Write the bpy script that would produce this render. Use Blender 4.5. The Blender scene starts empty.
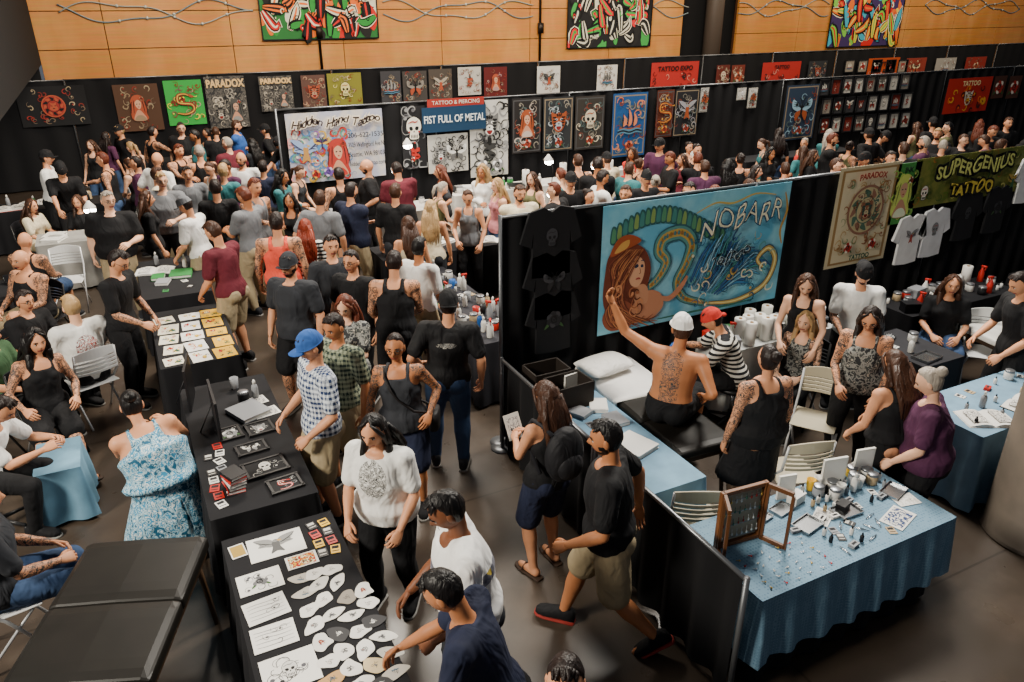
import bpy, math, random, time
import numpy as np
from mathutils import Vector
T0=time.time()
R=random.Random(11)
SC=bpy.context.scene
def V(*a): return np.array(a,float)
pi=math.pi; rad=math.radians
# ---------------- camera calibration ----------------
FO=760.0; TH=rad(24.2); CH=4.1; HD=rad(63.1)
cT,sT=math.cos(TH),math.sin(TH); hx,hy=math.cos(HD),math.sin(HD)
def ray(x,y):
    dy=341-y; a=FO*cT+dy*sT; b=-FO*sT+dy*cT; r=x-512
    return a*hx+r*hy, a*hy-r*hx, b
def P(x,y,z=0.0):
    dx,dy,b=ray(x,y); t=(z-CH)/b
    return dx*t,dy*t
def onY(x,y,Y):
    dx,dy,b=ray(x,y); t=Y/dy
    return dx*t,CH+b*t
cam=bpy.data.cameras.new('camera'); cam.sensor_width=36; cam.lens=FO/1024*36; cam.clip_end=200
co=bpy.data.objects.new('camera',cam); co.location=(0,0,CH); co.rotation_euler=(pi/2-TH,0,HD-pi/2)
SC.collection.objects.link(co); SC.camera=co
# ---------------- materials ----------------
def lin(h):
    h=h.lstrip('#'); c=[int(h[i:i+2],16)/255 for i in (0,2,4)]
    return tuple((v/12.92 if v<=.04045 else ((v+.055)/1.055)**2.4) for v in c)+(1,)
MC={}
def newmat(name,rough=.7,metal=0,spec=.3):
    m=bpy.data.materials.new(name); m.use_nodes=True
    b=m.node_tree.nodes['Principled BSDF']; b.inputs['Roughness'].default_value=rough
    b.inputs['Metallic'].default_value=metal; b.inputs['Specular IOR Level'].default_value=spec
    return m,m.node_tree,b
def bump(nt,b,scale,dist,strength=.6,stretch=(1,1,1),distort=0):
    tc=nt.nodes.new('ShaderNodeTexCoord'); mp=nt.nodes.new('ShaderNodeMapping'); mp.inputs['Scale'].default_value=stretch
    n=nt.nodes.new('ShaderNodeTexNoise'); n.inputs['Scale'].default_value=scale; n.inputs['Detail'].default_value=2; n.inputs['Distortion'].default_value=distort
    bp=nt.nodes.new('ShaderNodeBump'); bp.inputs['Strength'].default_value=strength; bp.inputs['Distance'].default_value=dist
    nt.links.new(tc.outputs['Object'],mp.inputs['Vector']); nt.links.new(mp.outputs['Vector'],n.inputs['Vector']); nt.links.new(n.outputs['Fac'],bp.inputs['Height']); nt.links.new(bp.outputs['Normal'],b.inputs['Normal'])
def fold(nt,b): bump(nt,b,7,.05,.65,(1,1,.55),1.1)
def mat(col,rough=.7,metal=0,var=.0,emit=0,bm=None):
    k=(col,rough,metal,var,emit,bm)
    if k in MC: return MC[k]
    m,nt,b=newmat('paint_'+col.strip('#'),rough,metal)
    c=lin(col)
    if var>0:
        tc=nt.nodes.new('ShaderNodeTexCoord'); n=nt.nodes.new('ShaderNodeTexNoise'); n.inputs['Scale'].default_value=6; n.inputs['Detail'].default_value=5
        rp=nt.nodes.new('ShaderNodeValToRGB'); rp.color_ramp.elements[0].position=.3; rp.color_ramp.elements[1].position=.7
        rp.color_ramp.elements[0].color=tuple(v*(1-var) for v in c[:3])+(1,); rp.color_ramp.elements[1].color=tuple(min(1,v*(1+var)) for v in c[:3])+(1,)
        nt.links.new(tc.outputs['Object'],n.inputs['Vector']); nt.links.new(n.outputs['Fac'],rp.inputs['Fac']); nt.links.new(rp.outputs['Color'],b.inputs['Base Color'])
    else: b.inputs['Base Color'].default_value=c
    if bm=='cloth': fold(nt,b)
    if bm=='hair': bump(nt,b,34,.015,.9,(1,1,.2),.6)
    if emit: b.inputs['Emission Color'].default_value=c; b.inputs['Emission Strength'].default_value=emit
    MC[k]=m; return m
def ramp(nt,cols,const=True,lo=.3,hi=.7):
    rp=nt.nodes.new('ShaderNodeValToRGB'); cr=rp.color_ramp
    if const: cr.interpolation='CONSTANT'
    n=len(cols)
    while len(cr.elements)<n: cr.elements.new(.5)
    for i,c in enumerate(cols):
        cr.elements[i].position=lo+(hi-lo)*i/max(1,n-1) if i else 0.0
        cr.elements[i].color=lin(c)
    return rp
def noisemat(key,cols,scale=6,const=True,detail=3,dist=0,rough=.75,lo=.34,hi=.66,voro=False,stretch=(1,1,1),seed=0,bm=False,mask=None,base=None):
    k=('n',key,seed)
    if k in MC: return MC[k]
    m,nt,b=newmat(key,rough)
    tc=nt.nodes.new('ShaderNodeTexCoord'); mp=nt.nodes.new('ShaderNodeMapping'); mp.inputs['Scale'].default_value=stretch; mp.inputs['Location'].default_value=(seed*3.1,seed*1.7,seed*.9)
    nt.links.new(tc.outputs['Object'],mp.inputs['Vector'])
    if voro:
        n=nt.nodes.new('ShaderNodeTexVoronoi'); n.inputs['Scale'].default_value=scale; n.inputs['Randomness'].default_value=.15; o=n.outputs['Distance']
    else:
        n=nt.nodes.new('ShaderNodeTexNoise'); n.inputs['Scale'].default_value=scale; n.inputs['Detail'].default_value=detail; n.inputs['Distortion'].default_value=dist; o=n.outputs['Fac']
    nt.links.new(mp.outputs['Vector'],n.inputs['Vector'])
    rp=ramp(nt,cols,const,lo,hi); nt.links.new(o,rp.inputs['Fac']); out=rp.outputs['Color']
    if mask:
        zc,zh,xw,sgn=mask; sx=nt.nodes.new('ShaderNodeSeparateXYZ'); nt.links.new(tc.outputs['Object'],sx.inputs[0])
        def mth(op,a,c,d=None):
            q=nt.nodes.new('ShaderNodeMath'); q.operation=op
            for i,v in enumerate((a,c,d)):
                if v is None: continue
                if isinstance(v,(int,float)): q.inputs[i].default_value=v
                else: nt.links.new(v,q.inputs[i])
            return q.outputs[0]
        ax=mth('DIVIDE',sx.outputs[0],xw); az=mth('DIVIDE',mth('SUBTRACT',sx.outputs[2],zc),zh)
        r2=mth('ADD',mth('MULTIPLY',ax,ax),mth('MULTIPLY',az,az)); f=mth('MULTIPLY',mth('LESS_THAN',r2,1.0),mth('GREATER_THAN',mth('MULTIPLY',sx.outputs[1],sgn),.0 if sgn else -1.0))
        mx=nt.nodes.new('ShaderNodeMix'); mx.data_type='RGBA'; mx.inputs[6].default_value=lin(base); nt.links.new(f,mx.inputs[0]); nt.links.new(out,mx.inputs[7]); out=mx.outputs[2]
    nt.links.new(out,b.inputs['Base Color'])
    if bm: fold(nt,b)
    MC[k]=m; return m
def wavemat(key,c1,c2,scale,axis='Z',c3=None,axis2='X',pos=.5):
    k=('w',key)
    if k in MC: return MC[k]
    m,nt,b=newmat(key,.8)
    tc=nt.nodes.new('ShaderNodeTexCoord')
    def wv(ax,sc):
        w=nt.nodes.new('ShaderNodeTexWave'); w.bands_direction=ax; w.inputs['Scale'].default_value=sc
        nt.links.new(tc.outputs['Object'],w.inputs['Vector']); r=nt.nodes.new('ShaderNodeValToRGB'); r.color_ramp.interpolation='CONSTANT'
        r.color_ramp.elements[0].color=(0,0,0,1); r.color_ramp.elements[1].position=pos; r.color_ramp.elements[1].color=(1,1,1,1)
        nt.links.new(w.outputs['Fac'],r.inputs['Fac']); return r.outputs['Color']
    mx=nt.nodes.new('ShaderNodeMix'); mx.data_type='RGBA'; mx.inputs[6].default_value=lin(c1); mx.inputs[7].default_value=lin(c2)
    if c3:
        a=wv(axis,scale); c=wv(axis2,scale); d=wv('Y',scale)
        ad=nt.nodes.new('ShaderNodeMath'); ad.operation='ADD'; nt.links.new(c,ad.inputs[0]); nt.links.new(d,ad.inputs[1])
        md=nt.nodes.new('ShaderNodeMath'); md.operation='MODULO'; nt.links.new(ad.outputs[0],md.inputs[0]); md.inputs[1].default_value=2
        s=nt.nodes.new('ShaderNodeMath'); s.operation='ADD'; nt.links.new(a,s.inputs[0]); nt.links.new(md.outputs[0],s.inputs[1])
        h=nt.nodes.new('ShaderNodeMath'); h.operation='MULTIPLY'; h.inputs[1].default_value=.5; h.use_clamp=True; nt.links.new(s.outputs[0],h.inputs[0]); nt.links.new(h.outputs[0],mx.inputs[0])
    else: nt.links.new(wv(axis,scale),mx.inputs[0])
    nt.links.new(mx.outputs[2],b.inputs['Base Color']); fold(nt,b); MC[k]=m; return m
# ---------------- mesh builder ----------------
def norm(v):
    l=np.linalg.norm(v); return v/l if l>1e-9 else V(0,0,1)
class M:
    def __init__(s): s.v=[];s.f=[];s.m=[];s.n=0
    def add(s,v,f,mi=0):
        v=np.asarray(v,float).reshape(-1,3); n=s.n; s.v.append(v)
        s.f+=[tuple(i+n for i in q) for q in f]
        s.m+=(list(mi) if isinstance(mi,(list,tuple)) else [mi]*len(f)); s.n+=len(v); return s
    def V(s): return np.concatenate(s.v) if s.v else np.zeros((0,3))
    def loft(s,rings,mi=0,cap=True,close=True):
        n=len(rings[0]); v=[p for r in rings for p in r]; f=[]
        for i in range(len(rings)-1):
            for j in range(n if close else n-1):
                k=(j+1)%n; f.append((i*n+j,i*n+k,(i+1)*n+k,(i+1)*n+j))
        if cap: f.append(tuple(range(n-1,-1,-1))); f.append(tuple((len(rings)-1)*n+j for j in range(n)))
        return s.add(v,f,mi)
    def ering(s,c,ax,ay,rx,ry,n=16,p=1):
        r=[]
        for i in range(n):
            a=2*pi*i/n; x,y=math.cos(a),math.sin(a)
            if p!=1: x=math.copysign(abs(x)**p,x); y=math.copysign(abs(y)**p,y)
            r.append(c+ax*(rx*x)+ay*(ry*y))
        return r
    def tube(s,pts,rs,n=8,mi=0,cap=True):
        pts=[np.array(p,float) for p in pts]
        if not hasattr(rs,'__len__'): rs=[rs]*len(pts)
        t0=norm(pts[1]-pts[0]); up=V(0,0,1) if abs(t0[2])<.9 else V(0,1,0)
        x=norm(np.cross(t0,up)); rings=[]
        for i,p in enumerate(pts):
            t=norm(pts[min(i+1,len(pts)-1)]-pts[max(i-1,0)]); x=norm(x-t*np.dot(x,t)); y=np.cross(t,x)
            rings.append(s.ering(p,x,y,rs[i],rs[i],n))
        return s.loft(rings,mi,cap)
    def limb(s,p0,p1,rs,n=12,mi=0):
        p0=np.array(p0,float);p1=np.array(p1,float);L=np.linalg.norm(p1-p0); t=norm(p1-p0)
        pts=[];rr=[]
        for q in (.98,.7,.3): pts.append(p0-t*rs[0]*q); rr.append(rs[0]*math.sqrt(1-q*q))
        K=max(len(rs),2); 
        for i in range(9):
            u=i/8; w=u*(K-1); j=min(int(w),K-2); fr=w-j; fr=fr*fr*(3-2*fr); pts.append(p0+t*L*u); rr.append(rs[j]*(1-fr)+rs[j+1]*fr)
        for q in (.3,.7,.98): pts.append(p1+t*rs[-1]*q); rr.append(rs[-1]*math.sqrt(1-q*q))
        return s.tube(pts,rr,n,mi)
    def box(s,c,sz,mi=0,rot=None):
        x,y,z=sz[0]/2,sz[1]/2,sz[2]/2
        v=np.array([(-x,-y,-z),(x,-y,-z),(x,y,-z),(-x,y,-z),(-x,-y,z),(x,-y,z),(x,y,z),(-x,y,z)])
        if rot is not None: v=v@np.array(rot).T
        return s.add(v+np.array(c),[(3,2,1,0),(4,5,6,7),(0,1,5,4),(1,2,6,5),(2,3,7,6),(3,0,4,7)],mi)
    def lathe(s,c,prof,n=14,mi=0):
        c=np.array(c,float)
        return s.loft([s.ering(c+V(0,0,z),V(1,0,0),V(0,1,0),r,r,n) for r,z in prof],mi)
    def ell(s,c,r,nu=12,nv=8,mi=0,B=None):
        rings=[]
        for i in range(nv+1):
            a=-pi/2+pi*(i+.0)/nv; a=max(-1.5,min(1.5,a)); rings.append([ (V(math.cos(a)*math.cos(2*pi*j/nu)*r[0],math.cos(a)*math.sin(2*pi*j/nu)*r[1],math.sin(a)*r[2])) for j in range(nu)])
        if B is not None: rings=[[B@p for p in q] for q in rings]
        return s.loft([[np.array(c)+p for p in q] for q in rings],mi)
    def mesh(s,name,mats=(),smooth=True,k=1.0):
        me=bpy.data.meshes.new(name); me.from_pydata((s.V()*k).tolist(),[],s.f)
        for m in mats: me.materials.append(m)
        n=len(me.polygons)
        if n:
            me.polygons.foreach_set('material_index',s.m); me.polygons.foreach_set('use_smooth',[smooth]*n)
        me.update(); return me
OBS=[];KIDS={}
def TL(name,me,label,cat,loc=(0,0,0),rz=0,group=None,kind=None):
    o=bpy.data.objects.new(name,me); o.location=loc; o.rotation_euler=(0,0,rz)
    if label: o['label']=label
    if cat: o['category']=cat
    if group:o['group']=group
    if kind:o['kind']=kind
    OBS.append(o); KIDS[o.name]=[]; return o
def CHD(par,name,me,label=None,bevel=0):
    o=bpy.data.objects.new(name,me); o.parent=par
    if label:o['label']=label
    if bevel: bv(o,bevel)
    OBS.append(o); KIDS.setdefault(par.name,[]).append(o); KIDS[o.name]=[]; return o
def bv(o,w,seg=2):
    b=o.modifiers.new('bevel','BEVEL'); b.width=w; b.segments=seg; b.limit_method='ANGLE'; return o
def inst(src,loc,rz=0,sc=1,group=None,over=None,label=None):
    def cp(o,par):
        n=o.copy(); OBS.append(n); KIDS[n.name]=[]
        if par is not None: n.parent=par; KIDS[par.name].append(n)
        for c in KIDS.get(o.name,[]): cp(c,n)
        return n
    n=cp(src,None); n.location=loc; n.rotation_euler=(0,0,rz); n.scale=(sc,sc,sc)
    if group: n['group']=group
    if label: n['label']=label
    if over:
        for c in [n]+KIDS[n.name]:
            b=c.name.split('.')[0]
            if b in over and c.data and len(c.material_slots):
                c.material_slots[0].link='OBJECT'; c.material_slots[0].material=over[b]
    return n
def evalmesh(ob):
    SC.collection.objects.link(ob); dg=bpy.context.evaluated_depsgraph_get(); dg.update()
    me=bpy.data.meshes.new_from_object(ob.evaluated_get(dg),depsgraph=dg)
    SC.collection.objects.unlink(ob); d=ob.data; bpy.data.objects.remove(ob)
    if isinstance(d,bpy.types.Mesh): bpy.data.meshes.remove(d)
    return me
def remesh(m,vox,it=2):
    ob=bpy.data.objects.new('tmp',m.mesh('tmp')); md=ob.modifiers.new('r','REMESH'); md.mode='VOXEL'; md.voxel_size=vox
    s=ob.modifiers.new('s','SMOOTH'); s.factor=.5; s.iterations=it
    return evalmesh(ob)
def arr(me):
    v=np.empty(len(me.vertices)*3); me.vertices.foreach_get('co',v); v=v.reshape(-1,3)
    f=[tuple(p.vertices) for p in me.polygons]; return v,f
# ---------------- head & hand templates ----------------
def hp(x,y,z):
    a,b,c=x*.076,y*.098,z*.118
    if z<0:
        a*=1+.26*z
        if y<0: b*=1+.45*z
    if y>0:
        b+=.027*math.exp(-((x/.16)**2+((z+.14)/.19)**2))-.009*math.exp(-(((abs(x)-.42)/.17)**2+((z-.05)/.12)**2))
        b+=.004*math.exp(-((x/.6)**2+((z-.25)/.1)**2))
        b+=.007*math.exp(-((x/.28)**2+((z+.5)/.07)**2))-.004*math.exp(-((x/.3)**2+((z+.66)/.06)**2))+.012*math.exp(-((x/.35)**2+((z+.85)/.16)**2))
    return V(a,b,c)
def sph(nu,nv):
    ds=[]
    for i in range(nv+1):
        a=-pi/2+pi*i/nv; a=max(-1.52,min(1.52,a))
        ds.append([(math.cos(a)*math.cos(2*pi*j/nu),math.cos(a)*math.sin(2*pi*j/nu),math.sin(a)) for j in range(nu)])
    return ds
DS=sph(36,28)
HEAD=M(); HEAD.loft([[hp(*d) for d in r] for r in DS])
_v=HEAD.V()
for i,q in enumerate(HEAD.f):
    c=_v[list(q)].mean(0)
    if len(q)==4 and abs(c[0])<.025 and -.070<c[2]<-.051 and c[1]>0: HEAD.m[i]=3
for sx in (-1,1):
    HEAD.ell((sx*.075,-.002,-.005),(.012,.02,.033),8,6)
    HEAD.ell((sx*.031,.0755,.005),(.0135,.0115,.0085),8,6,1)
    HEAD.ell((sx*.031,.0838,.005),(.0062,.0045,.0075),8,4,2)
    HEAD.tube([(sx*.017,.082,.010),(sx*.031,.0885,.0145),(sx*.046,.076,.009)],.0018,5,2)
    HEAD.tube([(sx*.016,.096,.027),(sx*.031,.096,.033),(sx*.050,.083,.027)],.0036,5,2)
    HEAD.ell((sx*.009,.108,-.038),(.006,.006,.004),6,4,2) if 0 else None
HEAD.tube([(-.022,.098,-.0605),(0,.1015,-.0600),(.022,.098,-.0605)],.0014,5,2)
def hand(curl):
    h=M(); X,Z=V(1,0,0),V(0,0,1)
    h.loft([h.ering(V(0,y,0),X,Z,w,t,10,.8) for y,w,t in ((-.02,.024,.02),(0,.027,.018),(.03,.036,.017),(.065,.041,.014),(.09,.040,.012),(.097,.034,.008))])
    for x,L,y0 in ((-.030,.074,.086),(-.010,.082,.09),(.010,.076,.088),(.029,.06,.080)):
        p=V(x,y0-.012,0);a=.12;pts=[p];sp=x*.9
        for fr in (.18,.42,.33,.22):
            a+=curl*(.35 if fr==.18 else 1); p=p+V(sp,math.cos(a),-math.sin(a))*L*fr*1.05; pts.append(p)
        h.tube(pts,[.0095,.0095,.0088,.008,.0062],6)
    h.tube([V(-.022,.018,-.004),V(-.042,.045,-.012),V(-.052,.072,-.018-curl*.01),V(-.05,.098,-.022-curl*.025)],[.014,.012,.0105,.008],6)
    return h
HANDS={}
def ik(a,t,l1,l2,hint):
    d=t-a; D=np.linalg.norm(d); dr=norm(d); L=min(max(D,.12),(l1+l2)*.995); t=a+dr*L
    x=(l1*l1-l2*l2+L*L)/(2*L); h=math.sqrt(max(0,l1*l1-x*x)); hh=norm(hint-dr*np.dot(hint,dr))
    return a+dr*x+hh*h,t
POSE={
 'stand':dict(feet=[(-.12,0,0,0),(.13,.05,0,0)],hands=[(-.27,.06,.86),(.26,.1,.87)],w='standing'),
 'hip':dict(feet=[(-.14,.05,0,0),(.12,-.04,0,0)],hands=[(-.24,.1,1.02),(.3,.05,.86)],side=.06,w='standing relaxed'),
 'walk':dict(feet=[(-.09,-.33,.06,.6),(.1,.30,0,-.1)],hands=[(-.26,.26,.95),(.28,-.16,.90)],lean=.08,pz=.91,w='walking'),
 'walk2':dict(feet=[(-.09,.22,0,0),(.1,-.24,.03,.4)],hands=[(-.24,-.1,.88),(.2,.3,1.05)],lean=.06,pz=.93,w='walking'),
 'hold':dict(feet=[(-.12,0,0,0),(.13,.05,0,0)],hands=[(-.07,.33,1.12),(.08,.34,1.13)],hp=.45,w='standing holding hands up'),
 'fold':dict(feet=[(-.14,0,0,0),(.14,.03,0,0)],hands=[(.1,.22,1.16),(-.1,.25,1.13)],hp=.1,w='standing with folded arms'),
 'lean':dict(feet=[(-.14,-.1,0,0),(.14,.05,0,0)],hands=[(-.2,.58,.84),(.2,.62,.86)],lean=.62,hp=.5,py=-.12,w='leaning over the table'),
 'lean1':dict(feet=[(-.14,-.1,0,0),(.14,.05,0,0)],hands=[(-.16,.35,.95),(.15,.66,.84)],lean=.42,hp=.55,py=-.06,w='leaning forward reaching'),
 'look':dict(feet=[(-.13,-.05,0,0),(.13,.03,0,0)],hands=[(-.2,.26,.92),(.14,.34,.98)],lean=.18,hp=.42,w='standing looking down'),
 'point':dict(feet=[(-.13,-.05,0,0),(.13,.06,0,0)],hands=[(-.25,.05,.88),(.16,.5,1.2)],lean=.05,hp=.1,w='standing with one arm out'),
 'chat':dict(feet=[(-.14,0,0,0),(.14,-.04,0,0)],hands=[(-.2,.3,1.1),(.27,.04,.88)],side=-.05,hyaw=.5,w='standing and talking'),
 'sit':dict(pz=.57,feet=[(-.13,.45,0,0),(.14,.42,0,0)],hands=[(-.12,.34,.68),(.12,.36,.68)],lean=.06,w='sitting'),
 'sitlean':dict(pz=.57,feet=[(-.17,.40,0,0),(.17,.36,0,0)],hands=[(-.13,.56,.80),(.12,.58,.82)],lean=.5,hp=.5,w='sitting bent over work'),
 'situp':dict(pz=.81,feet=[(-.15,.44,.24,.3),(.16,.42,.24,.3)],hands=[(-.55,.05,1.60),(.28,.1,.90)],lean=.12,side=.05,eh=[(-.5,.2,-1),None],hyaw=.5,w='sitting with one arm raised'),
 'sitside':dict(pz=.57,feet=[(.0,.70,.0,-.3),(.34,.62,0,-.2)],hands=[(-.2,.3,.66),(.25,.3,.7)],lean=.1,side=-.1,w='sitting with legs stretched out'),
}
HEX={'black':'#0f0f12','white':'#e0dfdb','grey':'#6c6e72','dark grey':'#2a2c31','navy':'#1a2036','maroon':'#5c1c28','red':'#c0322a','coral':'#e0503c','blue':'#2f5aa0','teal':'#2f6a6e','light blue':'#8fb2cc',
 'green':'#3c5a3c','olive':'#5b5a3b','khaki':'#9c8c6e','denim blue':'#34496a','brown':'#4c3426','purple':'#4a2440','pink':'#c27c82','cream':'#cfc3a5','orange':'#c46a2c','tan':'#a8926d','yellow':'#c7a83c'}
def cloth(c):
    if c=='blue plaid': return wavemat('plaid_blue','#1d3055','#d4dbe2',7,'Z','#e4e7ea','X')
    if c=='green plaid': return wavemat('plaid_green','#1c2b26','#8a9178',7,'Z','#8d9486','X')
    if c=='black and white striped': return wavemat('stripe_bw','#d6d2c8','#15161a',6.5,'Z')
    if c=='blue and white tie-dye': return noisemat('tiedye',['#1f5a78','#a8c8d2','#2f86ae','#d3dede','#3a7896'],17,dist=1.5,bm=True)
    if c=='grey floral': return noisemat('floral',['#2c2e31','#8b8b86','#3c4040','#b5afa3'],22,bm=True)
    if c=='white printed': return noisemat('tee_print',['#dcdbd6','#4a4a4a','#bdbcb6','#2c2c2e','#d8d6d0'],30,dist=1.5,lo=.38,hi=.62,mask=(1.22,.14,.10,1),base='#e0dfda',bm=True)
    if c=='white back-printed': return noisemat('tee_back',['#dcdbd6','#4a4a4e','#a8443a','#dcdbd6','#6a6a6e'],26,dist=1.5,lo=.38,hi=.62,mask=(.86,.13,.11,-1),base='#dcdbd6',bm=True)
    if c=='white and grey': return noisemat('jersey',['#7a7a84','#5a5a66','#b8a040'],9,mask=(1.27,.035,.6,0),base='#e0dfdc',bm=True)
    if c=='black printed': return noisemat('tee_black_print',['#101013','#b9b6ae','#17171a','#8a8a88','#101013'],34,dist=1.2,lo=.40,hi=.60,mask=(1.32,.025,.09,-1),base='#101013',bm=True)
    return mat(HEX[c],.85,var=.12,bm='cloth')
SK={'light':'#cc8f6a','tan':'#ad7049','brown':'#6f432b','pale':'#dba888','dark':'#4a2c1d'}
HR={'black':'#0e0b0b','dark':'#1d1310','brown':'#3c2417','auburn':'#5c2b1a','blond':'#a5855a','grey':'#9a9084','red':'#7c2f1a'}
def hairm(c): return mat(HR[c],.48,var=.3,bm='hair')
def tatmat(s): return noisemat('tattoo_'+s,[SK[s],'#39423f',SK[s],'#6a5148','#2b3634',SK[s]],19,dist=1.2,lo=.38,hi=.6,rough=.55)
TW={'tee':'t-shirt','tank':'tank top','long':'long-sleeved shirt','dress':'sleeveless dress','none':'no shirt'}
BW={'pants':'trousers','shorts':'shorts','skirt':'skirt','none':''}
def figure(pose,sex='m',top='tee',bot='pants',hair='short',fat=1.0,hat=None,tat=(),glove=None,shoe='shoe',vox=.014,beard=False,glasses=False,curl=.4,long_skirt=False,**ov):
    p=dict(POSE[pose]); p.update(ov)
    lean=p.get('lean',0);side=p.get('side',0);tw=p.get('tw',0);pz=p.get('pz',.945);sit=pz<.86
    pel=V(p.get('px',0),p.get('py',0),pz); W=sex=='f'
    def dv(d):
        w=min(1,max(0,(d+.15)/.45)); a=lean*((.15 if sit else .4)+(.85 if sit else .6)*w); s=side*w
        return V(math.sin(s),math.sin(a)*math.cos(s),math.cos(a)*math.cos(s))
    dsx=np.arange(-.14,.58,.02); pts=[]; q=pel-dv(-.1)*.14
    for d in dsx: pts.append(q.copy()); q=q+dv(d)*.02
    pts=np.array(pts)
    sp=lambda d: V(*[np.interp(d,dsx,pts[:,i]) for i in range(3)])
    def fr(d):
        w=min(1,max(0,(d+.05)/.4)); u=dv(d); r=V(math.cos(tw*w),math.sin(tw*w),0); r=norm(r-u*np.dot(r,u)); return r,np.cross(u,r),u
    cr,cf,cu=fr(.42); sw=.185 if not W else .160; sw*=(1+(fat-1)*.5)
    sh=[sp(.435)-cr*sw,sp(.435)+cr*sw]
    na=lean*.65; nu_=norm(dv(.5)*.8+V(0,math.sin(na),math.cos(na))*.2+cf*.12); nb=sp(.48); hc=nb+nu_*.185
    pt=lean*.35+p.get('hp',.05); yw=tw+p.get('hyaw',0)
    HB=np.array([[math.cos(yw),-math.sin(yw)*math.cos(pt),-math.sin(yw)*math.sin(pt)],[math.sin(yw),math.cos(yw)*math.cos(pt),math.cos(yw)*math.sin(pt)],[0,-math.sin(pt),math.cos(pt)]])
    htop=hc+HB[:,2]*.125
    el=[];wr=[]
    for i,sx in enumerate((-1,1)):
        eh=p.get('eh',[None,None])[i]; hint=V(*eh) if eh else V(sx*.55,-.7,-.45)
        e,w_=ik(sh[i],V(*p['hands'][i]),.285,.255,hint); el.append(e);wr.append(w_)
    hips=[];kn=[];an=[]
    hr,hf,hu=fr(-.02)
    for i,sx in enumerate((-1,1)):
        h=sp(-.02)+hr*sx*(.088 if not W else .092); ft=p['feet'][i]; a=V(ft[0],ft[1],.085+ft[2])
        k,a2=ik(h,a,.435,.425,V(sx*.12,1,.25)); hips.append(h);kn.append(k);an.append(a2)
    lf=math.sqrt(fat)
    TS=[(-.12,.10,.09),(-.08,.150,.112),(-.02,.168,.12),(.05,.155,.108),(.12,.140,.098),(.2,.143,.102),(.28,.156,.112),(.36,.166,.114),(.42,.155,.098),(.46,.115,.08),(.49,.07,.062)]
    if W: TS=[(-.12,.10,.09),(-.08,.158,.118),(-.02,.176,.124),(.05,.155,.108),(.12,.124,.092),(.2,.127,.095),(.28,.14,.104),(.36,.148,.105),(.42,.14,.09),(.46,.10,.072),(.49,.06,.056)]
    if fat>1.08: TS=[(d,rx+(.02*(fat-1)/.2 if -.02<d<.3 else 0),ry+(.022*(fat-1)/.2 if 0<d<.3 else 0)) for d,rx,ry in TS]
    def torso(m,e,d0,d1,fl=0,nar=None):
        rs=[]
        ds=[d for d,_,_ in TS if d0<d<d1]; ds=[d0]+ds+[d1]
        for d in ds:
            rx=np.interp(d,[t[0] for t in TS],[t[1] for t in TS])*fat+e; ry=np.interp(d,[t[0] for t in TS],[t[2] for t in TS])*(fat**1.2)+e
            if d<.12: rx+=fl; ry+=fl
            if nar and d>.3: rx=min(rx,rx+(nar-rx)*min(1,(d-.3)/.12))
            r,f,u=fr(d); rs.append(m.ering(sp(d)+f*(.008 if fat<=1.05 else .02),r,f,rx,ry,18))
        m.loft(rs)
    b=M(); torso(b,0,-.12,.49)
    b.limb(sp(.44),hc-HB[:,2]*.05-HB[:,1]*.015,[.062*lf,.053,.052] if not W else [.055,.045,.044])
    ar=.9 if W else 1.0; ar*=lf
    for i,sx in enumerate((-1,1)):
        b.limb(sp(.41)+cr*sx*.08,sh[i],[.085*ar,.064*ar])
        b.limb(sh[i],el[i],[.056*ar,.053*ar,.044*ar,.038*ar]); b.limb(el[i],wr[i],[.04*ar,.042*ar,.033*ar,.026*ar])
        b.limb(hips[i],kn[i],[.092*lf,.09*lf,.074*lf,.056*lf]); b.limb(kn[i],an[i],[.056*lf,.062*lf,.046*lf,.036])
        b.ell(sp(-.05)-hf*.05+hr*sx*.07,(.09*lf,.09*lf,.09))
        if W: b.ell(sp(.33)+cf*.085*fat+cr*sx*.065,(.062*lf,.055*lf,.06))
        ft=p['feet'][i]; pitch=ft[3]; fd=V(sx*.12,math.cos(pitch),-math.sin(pitch)); fd=norm(fd)
        b.limb(an[i]-fd*.03-V(0,0,.035),an[i]+fd*.15-V(0,0,.055),[.04,.036,.028],10)
    me=remesh(b,vox); v,f=arr(me); bpy.data.meshes.remove(me)
    B=M(); mi=[0]*len(f)
    if tat:
        segs=[]
        if 'arms' in tat: segs+=[(sh[0],el[0]),(el[0],wr[0]),(sh[1],el[1]),(el[1],wr[1])]
        if 'legs' in tat: segs+=[(kn[0],an[0]),(kn[1],an[1])]
        if 'back' in tat: segs+=[(sp(.1)-cf*.08,sp(.42)-cf*.08)]
        fc=np.array([v[q[0]] for q in f]); mk=np.zeros(len(f),bool)
        for a,c in segs:
            d=c-a; t=np.clip(((fc-a)@d)/(d@d),0,1); mk|=np.linalg.norm(fc-(a+t[:,None]*d),axis=1)<.08
        mi=[4 if x else 0 for x in mk]
    B.add(v,f,mi)
    B.add(HEAD.V()@HB.T+hc,HEAD.f,HEAD.m)
    for i,sx in enumerate((-1,1)):
        ck=(curl,); 
        if ck not in HANDS: HANDS[ck]=hand(curl)
        h=HANDS[ck]; y=norm(wr[i]-el[i]); hn=V(sx*.7,.15,.75); hn=hn if abs(y[2])<.8 else V(sx,.25,.1)
        z=norm(hn-y*np.dot(hn,y)); x=np.cross(y,z); hv=h.V().copy()
        if sx<0: hv[:,0]*=-1
        B.add(hv@np.array([x,y,z])+wr[i],[tuple(reversed(q)) for q in h.f] if sx<0 else h.f,5 if glove else 0)
    parts={'body':B}
    e=.017
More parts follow.
